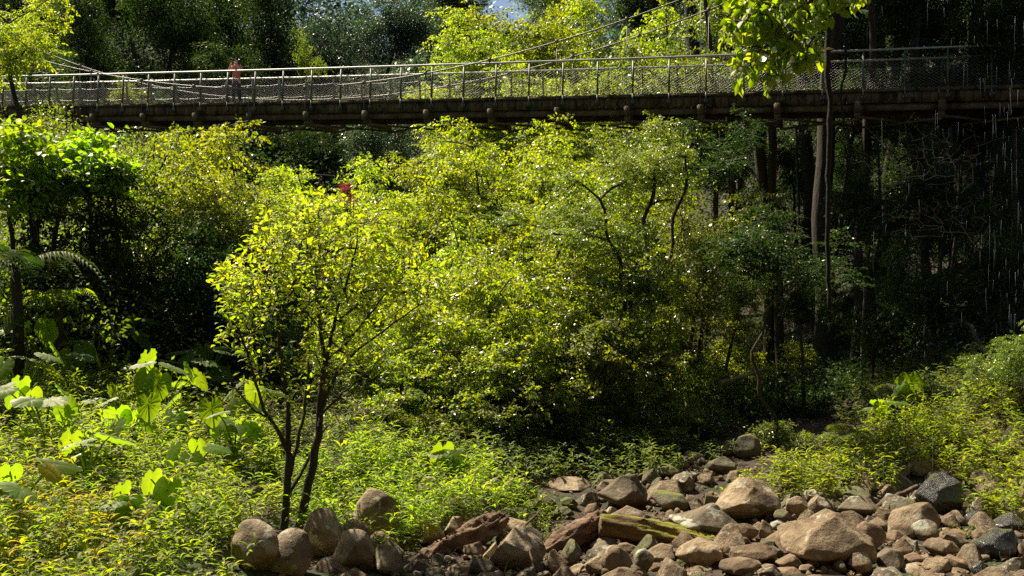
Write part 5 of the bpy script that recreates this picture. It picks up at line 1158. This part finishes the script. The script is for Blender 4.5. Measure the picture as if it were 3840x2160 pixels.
# far forest up the valley and undergrowth: leaf masses nobody could count
def leaf_mass(name, centres, cr, per, ll, lw, mat, label, seed, cat='forest', tiltsd=.8):
    rng = np.random.default_rng(seed); n = len(centres); ci = np.repeat(np.arange(n), per); N = n*per
    q = rng.normal(size=(N, 3))*.5*cr[ci][:, None]*np.array([1, 1, .7]); P = centres[ci]+q
    D = unit(q/cr[ci][:, None] + rng.normal(0, .4, (N, 3)) + np.array([0, 0, -.2])); Nn = unit(np.array([0, 0, 1])+rng.normal(0, tiltsd, (N, 3)))
    L = ll*rng.uniform(.6, 1.3, N); rv = np.clip(rng.random(n)[ci]*.5+rng.random(N)*.5, 0, 1)
    V, fl, rn = leaves(P, D, Nn, L, L*lw, T_kite(), rng, rv)
    o = link(name, mesh_np(name, V, fl, M[mat], rnd=rn)); tag(o, label, cat, kind='stuff'); return o
rng = np.random.default_rng(44); CC = []; CRr = []
for i in range(90):
    Z = rng.uniform(64, 125); px = rng.uniform(-800, 4600); c = at(px, 500, Z); z0 = h1(c.x, Z)
    if 1150 < px < 1450 and Z < 105: continue
    hg = rng.uniform(9, 17) - (5 if 1150 < px < 2100 else 0); R = rng.uniform(2.8, 4.6); m = 60
    u = unit(rng.normal(size=(m, 3)))*rng.random((m, 1))**.4
    CC.append(np.array([c.x, Z, z0+hg*.55]) + u*np.array([R, R, hg*.5])); CRr.append(rng.uniform(.9, 1.8, m))
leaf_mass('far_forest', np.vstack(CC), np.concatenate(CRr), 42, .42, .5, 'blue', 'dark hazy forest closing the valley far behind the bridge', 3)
def under(nm, x0, x1, y0, y1, n, mat, seed, label, hmax=1.5, per=30, poly=None):
    rng = np.random.default_rng(seed); x = rng.uniform(x0, x1, n); y = rng.uniform(y0, y1, n)
    k = (y > 16.2 + .25*np.abs(x)) | ((x < -3.5) & (y > 15)) ; x, y = x[k], y[k]
    h = (rng.random(len(x))**1.2)*hmax*np.clip(.7+.5*np.sin(x*.9+seed)*np.cos(y*.8), .25, 1.3)
    leaf_mass(nm, np.c_[x, y, H(x, y)+h], rng.uniform(.22, .42, len(x)), per, .095, .5, mat, label, seed, 'undergrowth')
under('undergrowth', -16, 3.5, 15, 44, 7500, 'mid', 21, 'leafy undergrowth covering the valley floor under the trees')
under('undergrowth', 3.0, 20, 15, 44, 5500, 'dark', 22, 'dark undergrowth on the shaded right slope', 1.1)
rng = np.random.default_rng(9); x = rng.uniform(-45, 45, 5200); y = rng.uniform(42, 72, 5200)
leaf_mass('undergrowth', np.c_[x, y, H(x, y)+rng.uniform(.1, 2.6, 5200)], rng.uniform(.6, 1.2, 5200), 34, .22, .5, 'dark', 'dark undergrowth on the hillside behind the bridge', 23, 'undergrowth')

# tall trunks on the right whose unseen crowns are set to shade the slope
def tall_tree(px, base_py, Z, dia_px, top, R, label, seed, barkm='bark', lean=0.0, nl=14, crowns=2, mat='dark', off=(0, 0)):
    rng = np.random.default_rng(seed); p = at(px, base_py, Z); z0 = h1(p.x, p.y)-.15
    root = empty('tall_rainforest_tree', (p.x, p.y, z0)); tag(root, label, 'tree')
    H_ = top - z0; r = dia_px/2/F*Z
    t = np.linspace(0, 1, 24); X = np.c_[lean*t*H_ + .22*np.sin(t*7+seed) + .05*np.sin(t*31+seed), .1*np.cos(t*6+seed)-.1, t*H_]
    mb = MB(); rr = r*(1.0-.45*t); rr[0] *= 1.7; rr[1] *= 1.2; mb.tube(X, rr, 14, cap=False)
    tips = []
    for k in range(crowns):
        ck = 'canopy' if R > 1.5 else 'bush'
        me, cc = CR[ck][(seed+k) % 3]; s = R/(3.6 if R > 1.5 else 1.6)*rng.uniform(.85, 1.1)
        c = X[-1] + np.array([rng.uniform(-.6, .6)*R + off[0], rng.uniform(-.5, .5)*R + off[1], rng.uniform(-.1, .35)*R])
        o = link('crown', me, root, tuple(c)); o.scale = (s, s, s*.75); rz = rng.uniform(0, 6); o.rotation_euler = (0, 0, rz)
        if mat != 'dark' or ck == 'bush': o.material_slots[0].link = 'OBJECT'; o.material_slots[0].material = M[mat]
        q = cc[rng.choice(len(cc), nl, replace=False)]*np.array([s, s, s*.75]); ca, sa = math.cos(rz), math.sin(rz)
        tips.append(np.c_[q[:, 0]*ca-q[:, 1]*sa, q[:, 0]*sa+q[:, 1]*ca, q[:, 2]]+c)
    skeleton(mb, X[-1], np.vstack(tips), .02, r*.5, rng, sides=6, start_nodes=[X[19], X[21], X[23]], start_par=[-1, 0, 1])
    mb.build('trunk', M[barkm], root, True)
for a in [(2862, 1560, 33.5, 52, 19, 3.8, 'left stem of the thick double trunk under the bridge', 1), (2908, 1560, 33.2, 38, 20, 3.4, 'right stem of the thick double trunk under the bridge', 2),
          (3100, 1540, 32.5, 78, 20, 4.4, 'thickest tall trunk, behind the black hanging vine', 3), (3232, 1450, 31, 36, 19, 3.8, 'slender dark trunk right of the thickest one', 4),
          (2660, 1500, 34, 24, 18, 3.6, 'slim straight trunk rising to the bridge, left of the double trunk', 5), (2455, 1600, 19, 24, 5.2, 0.0, 'thin dark trunk at the right edge of the green mass', 6),
          (2545, 1600, 19.4, 18, 5.6, 0.0, 'thinner trunk beside the thin dark one', 7), (2870, 1720, 15.6, 15, 3.4, 0.0, 'thin black stem in front of the double trunk', 14), (3440, 1420, 33, 44, 19, 4.2, 'dark trunk on the upper right slope behind the bare twigs', 8),
          (3660, 1350, 34, 50, 20, 4.4, 'dark trunk behind the falling water', 9), (2290, 1640, 18, 20, 4.4, 0.0, 'thin trunk in the lower right of the green mass', 10),
          (3330, 1300, 36, 40, 20, 4.4, 'distant straight trunk under the bridge at the right', 11), (3010, 1200, 37, 60, 20, 4.6, 'distant trunk between the double trunk and the thickest trunk', 13), (2760, 1500, 35, 30, 19, 4.0, 'trunk between the slim straight one and the double trunk', 15),
          (2840, 800, 46, 60, 25, 5.6, 'far tall trunk rising behind the netting under the bough', 21), (3080, 800, 50, 60, 26, 5.8, 'far tall trunk behind the black hanging vine', 22), (3300, 700, 47, 60, 25, 5.8, 'far tall trunk behind the fourth post from the right', 23),  # far trees here and on the next line are added to shade the hillside
          (3560, 700, 49, 60, 26, 6.0, 'far tall trunk behind the rightmost netting', 24), (3800, 600, 45, 60, 26, 6.0, 'far tall trunk at the top right corner', 25), (2600, 800, 54, 60, 26, 5.0, 'far tall trunk behind the cables', 26),
          (4150, 1200, 31, 60, 17, 4.6, 'trunk beyond the right edge of the falling water', 12)]:
    a = list(a)
    if a[5] == 0.0: tall_tree(*a[:5], .95, *a[6:], crowns=1, nl=6, mat='dark' if a[0] > 2500 else 'mid')
    elif a[0] in (2660, 2760, 2862): a[4] = 15.8; a[5] = 4.2; tall_tree(*a, crowns=4, off=(-2.5, -7.5))  # crowns shifted forward above the view, placed there to shade the right slope
    else: tall_tree(*a, crowns=3, off=(0, -1.0))

# ------------------------------------------------------------------ falling water at the right
def water_mat():
    m, N, L = newmat('falling_water'); b = N.new('ShaderNodeBsdfPrincipled'); b.inputs['Base Color'].default_value = (.9, .95, 1, 1)
    b.inputs['Roughness'].default_value = .12; b.inputs['IOR'].default_value = 1.33; b.inputs['Transmission Weight'].default_value = .6
    t = N.new('ShaderNodeBsdfTranslucent'); t.inputs[0].default_value = (.5, .56, .64, 1)
    mx = N.new('ShaderNodeMixShader'); mx.inputs[0].default_value = .4; L.new(b.outputs[0], mx.inputs[1]); L.new(t.outputs[0], mx.inputs[2])
    o = N.new('ShaderNodeOutputMaterial'); L.new(mx.outputs[0], o.inputs[0]); return m
M['water'] = water_mat()
rng = np.random.default_rng(8); mb = MB()
for k in range(420):
    u = rng.random()**.22; px = 2900 + u*1040; Z = rng.uniform(4.5, 7.5)
    c = at(px, rng.uniform(-80, 2250), Z); l = rng.uniform(.02, .12)*(1 if rng.random() < .8 else 2.5); r = rng.uniform(.00015, .00045)*(1+1.4*(u > .8)*rng.random()**3)
    if c.z < h1(c.x, c.y): continue
    a = np.array(c); q = a + np.array([rng.normal(0, .003), 0, -l])
    mb.tube([a, a*.55+q*.45, q], [r*.3, r, r*.8], 4)
o = mb.build('waterfall', M['water'], None, True); tag(o, 'fine curtain of falling drops and threads of water at the right', 'waterfall', kind='stuff')
